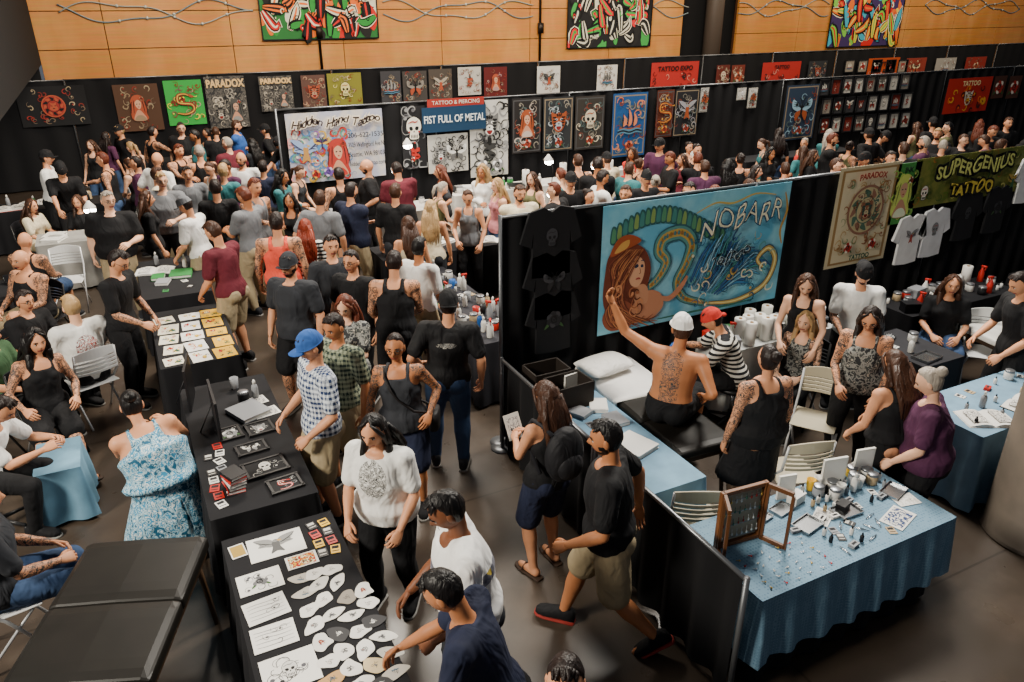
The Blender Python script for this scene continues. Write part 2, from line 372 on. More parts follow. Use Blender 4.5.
    if top!='none':
        s=M(); hem=-.08 if top!='dress' else .02; tk=top in('tank','dress')
        torso(s,e,hem,.475 if not tk else .415,.016,None if not tk else (.112 if W else .125)*lf)
        for i,sx in enumerate((-1,1)):
            if W: s.ell(sp(.33)+cf*.088*fat+cr*sx*.062,(.07*lf,.062*lf,.068))
            if tk:
                o=cr*sx*.082*lf; s.tube([sp(.36)+cf*.105*fat+o,sp(.42)+cf*.085*lf+o,sp(.465)+cf*.045+o+cu*.012,sp(.475)-cf*.02+o+cu*.016,sp(.44)-cf*.08+o,sp(.38)-cf*.1*lf+o],.026 if not W else .021,8)
            if top in('tee','long'):
                s.limb(sp(.41)+cr*sx*.08,sh[i],[.1*ar,.08*ar])
                en=sh[i]+(el[i]-sh[i])*(.72 if top=='tee' else 1.0)
                s.limb(sh[i],en,[.075*ar,.072*ar,.068*ar])
                if top=='long': s.limb(el[i],el[i]+(wr[i]-el[i])*.93,[.062*ar,.055,.042])
        if top=='dress': bot='skirt'
        parts['shirt' if top!='dress' else 'dress']=remesh(s,vox)
    if bot!='none':
        s=M(); torso(s,.013,-.12,.07)
        if bot=='skirt':
            if sit:
                for i in (0,1): s.limb(hips[i],kn[i],[.125*lf,.12*lf,.10]); s.limb(kn[i],kn[i]+(an[i]-kn[i])*.45,[.095,.095])
                s.limb((hips[0]+hips[1])/2,(kn[0]+kn[1])/2,[.12,.1])
                if long_skirt:
                    c0=sp(-.03)+V(0,.03,0); s.loft([s.ering(V(c0[0],c0[1]+.06*t,c0[2]*(1-t)+.06*t),V(1,0,0),V(0,1,0),(.2+.13*t)*lf,(.19+.2*t)*lf,20) for t in (0,.25,.5,.75,1)])
            else:
                c0=sp(-.02); c1=(kn[0]+kn[1])/2; s.loft([s.ering(c0*(1-t)+c1*t,hr,hf,(.185+.05*t)*lf,(.135+.06*t)*lf,18) for t in (0,.3,.6,.9,1.1)])
        for i,sx in enumerate((-1,1)):
            if bot=='skirt': break
            s.ell(sp(-.05)-hf*.05+hr*sx*.07,(.102*lf,.102*lf,.102))
            if bot=='pants': s.limb(hips[i],kn[i],[.108*lf,.105*lf,.092*lf,.076*lf]); s.limb(kn[i],an[i]-(an[i]-kn[i])*.02,[.074*lf,.076*lf,.064,.056])
            else: s.limb(hips[i],kn[i]-(kn[i]-hips[i])*.08,[.110*lf,.112*lf,.108*lf])
        parts['trousers' if bot=='pants' else bot]=remesh(s,vox)
    if shoe!='none':
        for i,sx in enumerate((-1,1)):
            s=M(); pitch=p['feet'][i][3]; fd=norm(V(sx*.12,math.cos(pitch),-math.sin(pitch))); rt=norm(np.cross(fd,V(0,0,1))); up=np.cross(rt,fd)
            o=an[i]-up*.085
            if shoe=='shoe':
                s.loft([s.ering(o+fd*y+up*(z+.006),rt,up,w,h,12,.75) for y,w,h,z in ((-.085,.02,.03,.04),(-.075,.038,.045,.055),(-.03,.045,.058,.065),(.02,.046,.05,.057),(.07,.05,.038,.045),(.13,.052,.032,.038),(.175,.042,.026,.032),(.195,.02,.015,.024))])
            s.loft([s.ering(o+fd*y+up*.008,rt,up,w,.011,12,.6) for y,w in ((-.092,.022),(-.08,.042),(0,.046),(.07,.052),(.13,.055),(.18,.045),(.202,.02))],1)
            if shoe=='sandal': s.tube([o+fd*.1-rt*.05+up*.02,o+fd*.09+up*.075,o+fd*.1+rt*.05+up*.02],.009,6)
            parts['shoe_%d'%i]=s
    if hair!='bald':
        s=M(); lg=hair in('long','curly'); rr=random.Random(int(abs(hc[0]*1e4))+len(pose)+int(fat*77))
        rings=[]; ph=rr.random()*6
        for r in DS:
            q=[]
            for x,y,z in r:
                front=.74+.06*math.cos(x*5+ph*.3) if not lg else .68+.22*math.exp(-(x/.25)**2)
                d1=z-(front-.9*max(0,.35-y)); d2=min(.06-y+(.1 if lg else 0)+.25*max(0,z),z+(.25 if lg else .0)); d3=min(-.1-y,z+.62)
                ins=max(d1,d2,d3); w=min(1,max(0,(ins+.01)/.09))
                g=1.055+(.05 if z>.3 else .012)+(.14 if hair=='curly' else 0)+(.03 if lg else 0)
                g+=.02*math.sin(x*19+z*11+ph)*math.sin(y*17+ph)+.012*math.sin(x*41+ph)*math.sin(z*37+y*33)+(.05*math.sin(x*23+ph)*math.sin(z*27)*math.sin(y*21) if hair=='curly' else 0)
                g=.90+(g-.90)*w
                q.append(HB@(hp(x,y,z)*g)+hc)
            rings.append(q)
        s.loft(rings)
        if hair=='short':
            for j in range(9):
                u=-1+2*j/8; s.limb(hc+HB@V(.045*u,.035,.115-.02*u*u),hc+HB@V(.05*u+rr.uniform(-.012,.012),.078-.014*u*u,.098-.02*u*u+rr.uniform(-.006,.012)),[.015,.007],6)
        if lg:
            b0=hc-HB[:,1]*.045; e1=sp(.40)-cf*(.125*fat); e2=sp(.24)-cf*(.135*fat); gw=1.35 if hair=='curly' else 1
            s.loft([s.ering(c,HB[:,0],HB[:,1],w*gw,d*gw,14) for c,w,d in ((b0+HB[:,2]*.06,.078,.05),(b0-HB[:,2]*.04,.09,.058),(b0-HB[:,2]*.12,.093,.05),(e1+V(0,0,.03),.10,.04),((e1+e2)/2,.098,.036),(e2,.06,.02))])
            for j in range(9): 
                u=(j-4)/4; m1=(b0+e1)/2+cr*(.10*u)-cf*.02+V(0,0,rr.uniform(-.02,.02)); s.tube([b0+HB[:,0]*(.07*u)-HB[:,1]*.02,m1,e1+cr*(.105*u+rr.uniform(-.015,.015))-cf*.02,e2+cr*(.09*u+rr.uniform(-.02,.02))+V(0,0,rr.uniform(-.07,.04))],[.024,.026,.024,.006],7)
            for sx in (-1,1):
                s.limb(hc+HB@V(sx*.072,-.01,.01),hc+HB@V(sx*.09,-.01,-.16),[.022*gw,.030*gw,.018]); s.limb(hc+HB@V(sx*.085,.0,-.12),sp(.36)+cr*sx*.1+cf*(.09 if sx>0 else .02)*fat,[.028*gw,.028*gw,.01])
                s.tube([hc+HB@V(sx*.02,.06,.112),hc+HB@V(sx*.06,.062,.075),hc+HB@V(sx*.082,.035,.0),hc+HB@V(sx*.09,.02,-.09)],[.008,.014,.016,.008],7)
        if hair=='bun': s.ell(hc+HB@V(0,-.105,.065),(.05,.045,.045))
        if hair=='pony': s.tube([hc+HB@V(0,-.1,.03),hc+HB@V(0,-.14,-.02),hc+HB@V(0,-.13,-.12),hc+HB@V(0,-.1,-.2)],[.02,.03,.028,.008],8)
        parts['hair']=s
    if beard:
        s=M(); s.loft([[HB@(hp(x,y,z)*(1.06 if (z<-.56 and y>-.1) or (y>0 and z<-.2 and abs(x)>.75) or (y>.5 and -.40<z<-.32 and abs(x)<.3) else .88))+hc for x,y,z in r] for r in DS]); parts['beard']=s
    if hat:
        s=M(); s.loft([[HB@(hp(x,y,max(z,.16))*(1.16 if z<.5 else 1.16+.04))+hc for x,y,z in r] for r in DS if r[0][2]>-.02])
        d=-1 if hat=='back' else 1
        if hat!='bandana':
            rr=[]
            for j in range(13):
                a=pi*j/12; rr.append((math.cos(a)*.075,.085+math.sin(a)*.095))
            top_=[HB@V(x,d*y,.035-.02*(x/.075)**2)+hc for x,y in rr]; s.loft([top_,[q_-HB[:,2]*.007 for q_ in top_]])
        else: s.ell(hc+HB@V(0,-.12,.01),(.03,.03,.022))
        parts['cap' if hat!='bandana' else 'bandana']=s
    if glasses:
        s=M()
        for sx in (-1,1):
            s.tube([HB@V(sx*.033+math.cos(a)*.020,.102,.003+math.sin(a)*.016)+hc for a in np.linspace(0,2*pi,13)],.0024,5)
            s.tube([HB@V(sx*.052,.097,.008)+hc,HB@V(sx*.08,.0,.005)+hc],.0022,5)
        s.tube([HB@V(-.012,.104,.006)+hc,HB@V(.012,.104,.006)+hc],.0022,5); parts['glasses']=s
    return parts,htop,dict(sp=sp,cf=cf,cr=cr,wr=wr,el=el,an=an,hc=hc,fat=fat)
NP=[0]; POS=[]; TABS=[]
def skinmats(skin,glove): return [mat(SK[skin],.5,var=.1),mat('#d8d0c6',.3),mat('#1a1210',.5),mat('#9a4a44',.5),tatmat(skin),mat(glove or '#222222',.4)]
def assemble(parts,k,tc,bc,hc_,skin,glove,capc,shoec,label,group=None):
    me=parts['body'].mesh('person',skinmats(skin,glove),k=k); ob=TL('person',me,label,'person',group=group)
    for n,s in parts.items():
        if n=='body': continue
        nm='shoe' if n.startswith('shoe') else n
        ms={'shirt':lambda:[cloth(tc)],'dress':lambda:[cloth(tc)],'trousers':lambda:[cloth(bc)],'shorts':lambda:[cloth(bc)],'skirt':lambda:[cloth(bc if 'dress' not in parts else tc)],'hair':lambda:[hairm(hc_)],'beard':lambda:[hairm(hc_)],
            'cap':lambda:[cloth(capc)],'bandana':lambda:[cloth(capc)],'shoe':lambda:[cloth('black' if shoec=='redsole' else shoec),mat('#8a2a24' if shoec=='redsole' else '#8a8884' if shoec!='brown' else '#3a2a20',.7)],'glasses':lambda:[mat('#111111',.3)]}[nm]()
        if isinstance(s,M): me=s.mesh(nm,ms,k=k)
        else:
            me=s; me.name=nm; me.materials.clear()
            for m_ in ms: me.materials.append(m_)
            co_=np.empty(len(me.vertices)*3); me.vertices.foreach_get('co',co_); me.vertices.foreach_set('co',co_*k)
            me.polygons.foreach_set('use_smooth',[True]*len(me.polygons)); me.polygons.foreach_set('material_index',[0]*len(me.polygons)); me.update()
        CHD(ob,nm,me)
    return ob
def mklabel(top,tc,bot,bc,hat,capc,pose,extra):
    if top=='none': s='shirtless person in '
    else: s=f'person in {tc} {TW[top]}'
    if top!='dress' and bot!='none': s+=(' and ' if top!='none' else '')+f'{bc} {BW[bot]}'
    if hat and not extra: s+=f' and {capc} '+('bandana' if hat=='bandana' else 'cap')
    s+=', '+(extra or POSE[pose]['w']); w=s.split()
    if len(w)>12:
        s=s.replace(' standing looking down',' looking down').replace(' with folded arms','').replace(' bent over work','').replace(' with one arm raised',' raising one arm').replace(' holding hands up',''); w=s.split()
    return ' '.join(w[:12])
def person(x,y,S,yaw,pose,top,bot,hair='short dark',skin='light',sex='m',hat=None,cap='black',glove=None,shoe='shoe',shoec='black',extra=None,chair=None,z0=0,**kw):
    hs,hc_=hair.split()
    ts,tc=top.split(' ',1) if ' ' in top else (top,'black'); bs,bc=bot.split(' ',1) if ' ' in bot else (bot,'black')
    parts,ht,J=figure(pose,sex,ts,bs,hs,hat=hat,glove=glove,shoe=shoe,**kw)
    k=S/1.745; th=HD+rad(yaw)-pi/2; c,s=math.cos(th),math.sin(th); ht=ht*k
    X,Y=P(x,y,ht[2]+z0); X-=c*ht[0]-s*ht[1]; Y-=s*ht[0]+c*ht[1]
    ob=assemble(parts,k,tc,bc,hc_,skin,glove,cap,shoec,mklabel(ts,tc,bs,bc,hat,cap,pose,extra))
    ob.location=(X,Y,z0); ob.rotation_euler=(0,0,th); NP[0]+=1; POS.append((X,Y))
    if chair: chairs(chair,X,Y,th)
    return ob,J,k
# ---------------- furniture ----------------
PF={}
def chairs(kind,X,Y,th,loc_z=0):
    if kind in PF: return inst(PF[kind],(X,Y,0),th)
    if kind.startswith('fold'):
        c={'foldw':'#d6d7d6','foldt':'#b3aa92','foldb':'#26262a'}[kind]; w={'foldw':'white','foldt':'tan','foldb':'black'}[kind]
        o=TL('folding_chair',None,f'{w} folding chair with tubular metal frame','chair',(X,Y,0),th)
        m=M(); rs=[]
        for i in range(9):
            yy=-.2+.4*i/8; zz=.445-.012*math.sin(pi*i/8)
            rs.append([V(xx,yy,zz+(.012 if t else 0)) for t,xx in ((1,-.2),(1,.2),(0,.2),(0,-.2))])
        m.loft(rs); CHD(o,'seat',m.mesh('seat',[mat(c,.5)],False),bevel=.006)
        m=M()
        for z0_,z1_ in ((.62,.645),(.66,.685),(.70,.725),(.74,.765),(.78,.86)):
            rs=[]
            for i in range(11):
                xx=-.2+.4*i/10; yy=-.225-.035*math.sin(pi*i/10); t=.03*math.sin(pi*i/10)*(z1_>.8)
                rs.append([V(xx,yy,z0_),V(xx,yy-.012,z0_),V(xx,yy-.018,z1_+t),V(xx,yy-.006,z1_+t)])
            m.loft(rs)
        CHD(o,'backrest',m.mesh('backrest',[mat(c,.5)],False))
        for sx in (-1,1):
            m=M(); m.tube([(sx*.2,-.24,.85),(sx*.205,-.2,.6),(sx*.205,-.02,.42),(sx*.205,.22,.0)],.012,8); CHD(o,'leg',m.mesh('leg',[mat('#c9cacb' if kind!='foldb' else '#222222',.35,.2)]))
            m=M(); m.tube([(sx*.185,.14,.43),(sx*.185,-.02,.25),(sx*.185,-.24,0)],.011,8); CHD(o,'leg',m.mesh('leg',[mat('#b9babc',.35,.3)]))
    elif kind=='stool':
        o=TL('stool',None,'round black padded work stool on casters','stool',(X,Y,0),th)
        m=M(); m.lathe((0,0,.40),[(.05,-.01),(.17,0),(.185,.02),(.18,.045),(.15,.055),(.02,.057)],20); CHD(o,'seat',m.mesh('seat',[mat('#141416',.45)]))
        m=M(); m.tube([(0,0,.08),(0,0,.4)],.025,10); CHD(o,'pole',m.mesh('pole',[mat('#9a9a9c',.25,.9)]))
        m=M()
        for i in range(5):
            a=2*pi*i/5; m.tube([(0,0,.1),(math.cos(a)*.25,math.sin(a)*.25,.07)],[.02,.014],6); m.ell((math.cos(a)*.25,math.sin(a)*.25,.03),(.02,.02,.03))
        CHD(o,'base',m.mesh('base',[mat('#2a2a2c',.4)]))
    PF[kind]=o; return o
def bench(x,y,th,L=1.85,W=.68,z=.68,col='#1a1815',label='black padded folding massage table',pad=.07):
    o=TL('massage_table',None,label,'massage table',(x,y,0),th)
    for i,(a,b) in enumerate(((-.5,-.169),(-.166,.166),(.169,.5))):
        m=M(); yc=(a+b)/2*L; rs=[]
        for t in np.linspace(-1,1,9):
            yy=yc+t*(b-a)*L/2; zt=z+.014*(1-t**6); rs.append([V(-W/2,yy,z-pad),V(W/2,yy,z-pad),V(W/2,yy,z-.014),V(W/2-.05,yy,zt),V(0,yy,zt+.006),V(-W/2+.05,yy,zt),V(-W/2,yy,z-.014)])
        m.loft(rs); CHD(o,'cushion',m.mesh('cushion',[mat(col,.42,var=.15)],False),bevel=.018)
    m=M(); m.box((0,0,z-pad-.025),(W-.04,L-.04,.05)); CHD(o,'frame',m.mesh('frame',[mat('#3a2a1c',.5)],False),bevel=.005)
    for sx in (-1,1):
        for sy in (-1,1):
            m=M(); m.tube([(sx*(W/2-.06),sy*(L/2-.14),z-pad),(sx*(W/2-.03),sy*(L/2-.08),0)],[.022,.018],8); CHD(o,'leg',m.mesh('leg',[mat('#4a3522',.5)]))
    return o
def ctable(x0,x1,y0,y1,col,label,h=.75,drop=.72,tex=None,seed=0,under=None):
    rr=random.Random(seed+int(x0*100)+int(y0*37)); cx,cy=(x0+x1)/2,(y0+y1)/2; w,d=(x1-x0)/2,(y1-y0)/2; TABS.append((x0,x1,y0,y1))
    o=TL('draped_table',None,label,'table',(cx,cy,0))
    m=M(); m.box((0,0,h-.025),(2*w-.02,2*d-.02,.03)); CHD(o,'tabletop',m.mesh('tabletop',[mat('#7c746a',.5)],False))
    for sx in (-1,1):
        for sy in (-1,1):
            m=M(); m.tube([(sx*(w-.12),sy*(d-.12),0),(sx*(w-.12),sy*(d-.12),h-.03)],.014,8); CHD(o,'leg',m.mesh('leg',[mat('#6a6a6c',.35,.8)]))
    def skirt(w,d,h,drop,ms,name,capit=True):
        per=[];st=.035
        for (ax,ay),(bx,by) in (((-w,-d),(w,-d)),((w,-d),(w,d)),((w,d),(-w,d)),((-w,d),(-w,-d))):
            L=math.hypot(bx-ax,by-ay); n=max(3,int(L/st)); nx,ny=(by-ay)/L,-(bx-ax)/L
            for i in range(n): per.append((ax+(bx-ax)*i/n,ay+(by-ay)*i/n,nx,ny,i/n))
        ph=0; off=[]
        for q in per: ph+=.55+rr.random()*.6; off.append(math.sin(ph))
        rings=[]
        for t in (0,.03,.25,.6,1):
            r=[]
            for (a,b,nx,ny,u),o_ in zip(per,off):
                amp=.024*min(1,t*1.5); fl=.004+.03*t; cx_=1 if u==0 else 0
                r.append(V(a+nx*(fl+amp*o_)+(math.copysign(.02*t,a) if cx_ else 0),b+ny*(fl+amp*o_)+(math.copysign(.02*t,b) if cx_ else 0),h+.003-drop*t-(.004 if 0<t<.1 else 0)))
            rings.append(r)
        m=M(); m.loft(rings,0,cap=False)
        if capit: m.add(rings[0],[tuple(range(len(per)))])
        CHD(o,name,m.mesh(name,[ms]))
    skirt(w,d,h,drop,tex or mat(col,.85,var=.15),'tablecloth')
    if under: skirt(w-.07,d-.07,h-.03,h-.05,mat(under,.85),'under_skirt',False)
    return o
def drape(p0,p1,h,label='black pleated pipe-and-drape partition',col='#0a0a0d',step=.035,amp=.03):
    p0=V(*p0,0);p1=V(*p1,0); L=np.linalg.norm(p1-p0); th=math.atan2(*(p1-p0)[[1,0]]); c=(p0+p1)/2
    o=TL('drape_partition',None,label,'drape partition',tuple(c),th)
    n=int(L/step); rr=random.Random(int(L*100+h*10)); rows=[]; ph=0;off=[]
    for i in range(n+1): ph+=.55+.5*rr.random(); off.append(math.sin(ph))
    for z,a in ((.03,1.1),(h*.35,1),(h*.7,.8),(h-.08,.6),(h-.03,.3)):
        rows.append([V(-L/2+.02+(L-.04)*i/n,off[i]*amp*a,z) for i in range(n+1)])
    m=M(); m.loft(rows,cap=False,close=False); CHD(o,'curtain',m.mesh('curtain',[mat(col,.9)]))
    for sx in (-1,1):
        m=M(); m.tube([(sx*L/2,0,0),(sx*L/2,0,h)],.019,8); m.lathe((sx*L/2,0,0),[(.12,0),(.12,.01),(.03,.012)],12); CHD(o,'upright_pole',m.mesh('upright_pole',[mat('#66686b',.4,.6)]))
    m=M(); m.tube([(-L/2,0,h-.02),(L/2,0,h-.02)],.016,8); CHD(o,'crossbar',m.mesh('crossbar',[mat('#77797c',.35,.8)]))
    return o
def dwall(x0,x1,Y,h,span=3.0,**k):
    n=max(1,round((x1-x0)/span))
    for i in range(n): drape((x0+(x1-x0)*i/n,Y),(x0+(x1-x0)*(i+1)/n,Y),h,**k)
# ---------------- flat art ----------------
def txtmesh(s,size,m,bold=.0,shear=0,xs=1):
    c=bpy.data.curves.new('lettering','FONT'); c.body=s; c.size=size; c.align_x='CENTER'; c.align_y='CENTER'; c.extrude=.0006; c.offset=bold; c.shear=shear; c.resolution_u=3
    me=evalmesh(bpy.data.objects.new('lettering',c)); v=np.empty(len(me.vertices)*3); me.vertices.foreach_get('co',v); v=v.reshape(-1,3)
    me.vertices.foreach_set('co',np.stack([v[:,0]*xs,-v[:,2],v[:,1]],1).ravel()); me.materials.clear(); me.materials.append(m); me.update(); return me
def cat(pts,n=5,closed=False):
    pts=[np.array(p,float) for p in pts]; out=[];N=len(pts)
    for i in range(N if closed else N-1):
        g=(lambda j: pts[j%N]) if closed else (lambda j: pts[max(0,min(N-1,j))])
        a,b,c,d=g(i-1),g(i),g(i+1),g(i+2)
        for t in np.arange(n)/n: out.append(.5*((2*b)+(c-a)*t+(2*a-5*b+4*c-d)*t*t+(3*b-a-3*c+d)*t**3))
    if not closed: out.append(pts[-1])
    return out
def circ(cx,cy,rx,ry=None,n=16,a0=0,a1=2*pi):
    ry=ry or rx; return [(cx+rx*math.cos(a0+(a1-a0)*i/n),cy+ry*math.sin(a0+(a1-a0)*i/n)) for i in range(n)]
def artmesh(els,W,H):
    m=M(); mats=[]; y=-.004; st=min(.0007,.035/max(1,len(els)))
    for e in els:
        if e[-1] not in mats: mats.append(e[-1])
        mi=mats.index(e[-1]); y-=st
        S_=lambda q: V((min(.995,max(.005,q[0]))-.5)*W,y,(min(.995,max(.005,q[1]))-.5)*H)
        if e[0]=='poly': m.add([S_(q) for q in e[1]],[tuple(range(len(e[1])))],mi)
        elif e[0]=='blob':
            pp=cat(e[1],4,True); m.add([S_(q) for q in pp],[tuple(range(len(pp)))],mi)
        elif e[0]=='line':
            pp=[S_(q) for q in cat(e[1],5)]; w=e[2]*H; vs=[];n=len(pp)
            for i,q in enumerate(pp):
                t=norm(pp[min(i+1,n-1)]-pp[max(i-1,0)]); nn=V(-t[2],0,t[0]); u=i/(n-1); ww=w*(.25+.75*math.sin(pi*min(1,max(0,.08+.84*u))))/2
                vs+=[q+nn*ww,q-nn*ww]
            m.add(vs,[(2*i,2*i+1,2*i+3,2*i+2) for i in range(n-1)],mi)
    return m.mesh('artwork',[mat(c,.8) for c in mats],False)
def curls(seed,n,cols,a=1,box=(.05,.05,.95,.95),s=.12,w=.018):
    rr=random.Random(seed); E=[]
    for i in range(n):
        u=rr.uniform(box[0],box[2]);v=rr.uniform(box[1],box[3]); t=rr.uniform(0,6.3); d=rr.choice((-1,1)); pts=[]
        for j in range(7): r=s*(1-j/8)*rr.uniform(.9,1.1); an=t+d*j*.8; pts.append((u+r*math.cos(an)/a,v+r*math.sin(an)))
        E.append(('line',pts,w*rr.uniform(.6,1.6),rr.choice(cols)))
        if i%3==0: E.append(('blob',circ(u,v,s*.25/a,s*.25,6,t,t+2*pi),rr.choice(cols)))
    return E
def motif(k,cx=.5,cy=.5,s=.3,a=1.0,c1='#e5dfcf',c2='#111111',c3='#a8281f'):
    q=lambda pts: [(cx+x*s/a,cy+y*s) for x,y in pts]
    if k=='skull': return [('blob',q([(-.53,.1),(-.45,.62),(0,.9),(.45,.62),(.53,.1),(.33,-.22),(.3,-.6),(-.3,-.6),(-.33,-.22)]),c2),('blob',q([(-.5,.1),(-.42,.6),(0,.85),(.42,.6),(.5,.1),(.3,-.2),(.28,-.55),(-.28,-.55),(-.3,-.2)]),c1),('blob',q([(-.33,.2),(-.12,.22),(-.08,.02),(-.26,-.02)]),c2),('blob',q([(.33,.2),(.12,.22),(.08,.02),(.26,-.02)]),c2),('poly',q([(-.06,-.14),(.06,-.14),(0,.02)]),c2)]+[('line',q([(x,-.28),(x,-.52)]),.015,c2) for x in (-.2,-.1,0,.1,.2)]+[('line',q([(-.4,.45),(-.1,.55),(.1,.5),(.3,.6)]),.02,c3),('line',q([(-.36,-.05),(-.3,-.15)]),.03,c3),('line',q([(.36,-.05),(.3,-.15)]),.03,c3)]
    if k=='rose': return [('blob',q([(.5,-.6),(1,-.9),(.7,-.4)]),'#3d5c34'),('blob',q([(-.5,-.6),(-1,-.9),(-.7,-.4)]),'#3d5c34')]+[('blob',q([((.5*math.cos(t)+.32*math.cos(t+u)),(.5*math.sin(t)+.32*math.sin(t+u))) for u in np.arange(6)*pi/3]),(c3,c1)[j%2]) for j,t in enumerate(np.arange(7)*2*pi/7)]+[('blob',q(circ(0,0,.5-.12*i,.47-.11*i,7,i)),(c3,c2)[i%2]) for i in range(4)]
    if k=='moth': return [('blob',q([(0,.1),(.9,.8),(.95,.2),(.3,-.1)]),c1),('blob',q([(0,.1),(-.9,.8),(-.95,.2),(-.3,-.1)]),c1),('blob',q([(0,0),(.6,-.2),(.5,-.8),(.1,-.3)]),c3),('blob',q([(0,0),(-.6,-.2),(-.5,-.8),(-.1,-.3)]),c3)]+[('line',q([(0,.1),(sx*.4,.3+.1*j),(sx*.85,.3+.15*j)]),.012,c2) for sx in (-1,1) for j in (0,1,2)]+[('blob',q(circ(0,-.05,.1,.5,8)),c2),('blob',q(circ(.55,.4,.12,.12,8)),c2),('blob',q(circ(-.55,.4,.12,.12,8)),c2),('line',q([(0,.4),(.2,.8),(.35,.85)]),.015,c2),('line',q([(0,.4),(-.2,.8),(-.35,.85)]),.015,c2)]
    if k=='dagger': return [('poly',q([(-.1,.3),(.1,.3),(0,-1)]),c1),('line',q([(0,.25),(0,-.8)]),.012,c2),('line',q([(-.4,.36),(-.2,.3),(.2,.3),(.4,.36)]),.06,c3),('line',q([(0,.3),(0,.8)]),.06,c2),('blob',q(circ(0,.85,.08,.08,8)),c3),('line',q([(-.4,-.5),(.3,-.3),(-.3,0),(.4,.2)]),.06,c3)]+motif('rose',cx-.25*s/a,cy-.5*s,s*.25,a,c1,c2,c3)
    if k=='snake': 
        pp=[(-.7,-.8),(.0,-.9),(.6,-.6),(.5,-.15),(-.1,-.05),(-.55,.1),(-.5,.6),(0,.7),(.4,.55)]
        return [('line',q(pp),.15*s*2,c2),('line',q(pp),.12*s*2,c3),('line',q(pp),.03*s*2,c1),('blob',q([(.3,.65),(.55,.62),(.75,.45),(.45,.42)]),c3),('line',q([(.7,.48),(.9,.45),(.98,.55)]),.015,c1)]+motif('rose',cx-.2*s/a,cy+.3*s,s*.3,a,c1,c2,'#8e3020')
    if k=='ring': return [('blob',q(circ(0,0,1,1)),c3),('blob',q(circ(0,0,.9,.9)),c1)]+[('blob',q([(.5*math.cos(t),.5*math.sin(t)),(.86*math.cos(t+.25),.86*math.sin(t+.25)),(.72*math.cos(t-.2),.72*math.sin(t-.2))]),(c3,c2)[j%2]) for j,t in enumerate(np.arange(12)*pi/6)]+[('blob',q(circ(0,0,.55,.55)),c2),('blob',q(circ(0,0,.5,.5)),c1)]+[('blob',q([(-.35,-.25),(-.2,.1),(-.28,.35),(0,.25),(.28,.35),(.2,.1),(.35,-.25),(0,-.4)]),c3),('line',q([(-.2,.05),(-.08,.02)]),.02,c2),('line',q([(.2,.05),(.08,.02)]),.02,c2),('line',q([(-.1,-.2),(.1,-.2)]),.02,c2)]
    if k=='ship': return [('blob',q([(-.8,-.3),(-.6,-.6),(.5,-.6),(.85,-.2),(.3,-.35),(-.4,-.35)]),c3)]+[('blob',q([(x,-.25),(x+.28,-.1),(x+.26,h*.5),(x,h),(x+.08,h*.4)]),c1) for x,h in ((-.55,.5),(-.15,.85),(.25,.6))]+[('line',q([(x,-.4),(x,h+.08)]),.015,c2) for x,h in ((-.55,.5),(-.15,.85),(.25,.6))]+[('line',q([(-.95,-.7+.1*j),(-.5,-.62+.1*j),(0,-.72+.1*j),(.5,-.62+.1*j),(.95,-.7+.1*j)]),.03,('#4f7f9a',c2)[j%2]) for j in range(3)]
    if k=='eagle': return [('blob',q([(0,.2),(.3,.7),(.95,.85),(.7,.35),(.8,.1),(.45,.0),(.2,-.1)]),c1),('blob',q([(0,.2),(-.3,.7),(-.95,.85),(-.7,.35),(-.8,.1),(-.45,.0),(-.2,-.1)]),c1)]+[('line',q([(sx*.15,.1),(sx*(.4+.1*j),.2+.1*j),(sx*(.7+.07*j),.15+.2*j)]),.015,c2) for sx in (-1,1) for j in range(4)]+[('blob',q([(-.15,.3),(.15,.3),(.18,-.2),(.3,-.7),(0,-.55),(-.3,-.7),(-.18,-.2)]),c3),('blob',q(circ(.03,.42,.14,.13,8)),c1),('blob',q([(.12,.46),(.3,.4),(.2,.33),(.12,.38)]),'#d0a030'),('blob',q(circ(.05,.45,.03,.03,6)),c2)]
    if k=='tiger': return [('blob',q([(-.6,.2),(-.65,.75),(-.35,.6),(0,.68),(.35,.6),(.65,.75),(.6,.2),(.5,-.3),(.2,-.7),(-.2,-.7),(-.5,-.3)]),c3),('blob',q([(-.25,-.1),(0,.02),(.25,-.1),(.3,-.45),(0,-.65),(-.3,-.45)]),c1),('blob',q([(-.35,.22),(-.15,.25),(-.12,.12),(-.3,.1)]),c1),('blob',q([(.35,.22),(.15,.25),(.12,.12),(.3,.1)]),c1),('blob',q(circ(-.22,.17,.04,.05,6)),c2),('blob',q(circ(.22,.17,.04,.05,6)),c2),('poly',q([(-.1,-.1),(.1,-.1),(0,-.22)]),c2),('blob',q([(-.2,-.35),(.2,-.35),(.1,-.58),(-.1,-.58)]),'#7a1c1c')]+[('line',q([(sx*(.55-.03*j),.35-.2*j),(sx*.35,.32-.2*j),(sx*.25,.38-.2*j)]),.03,c2) for sx in (-1,1) for j in range(4)]+[('line',q([(x,.62),(x*.6,.4)]),.03,c2) for x in (-.2,0,.2)]
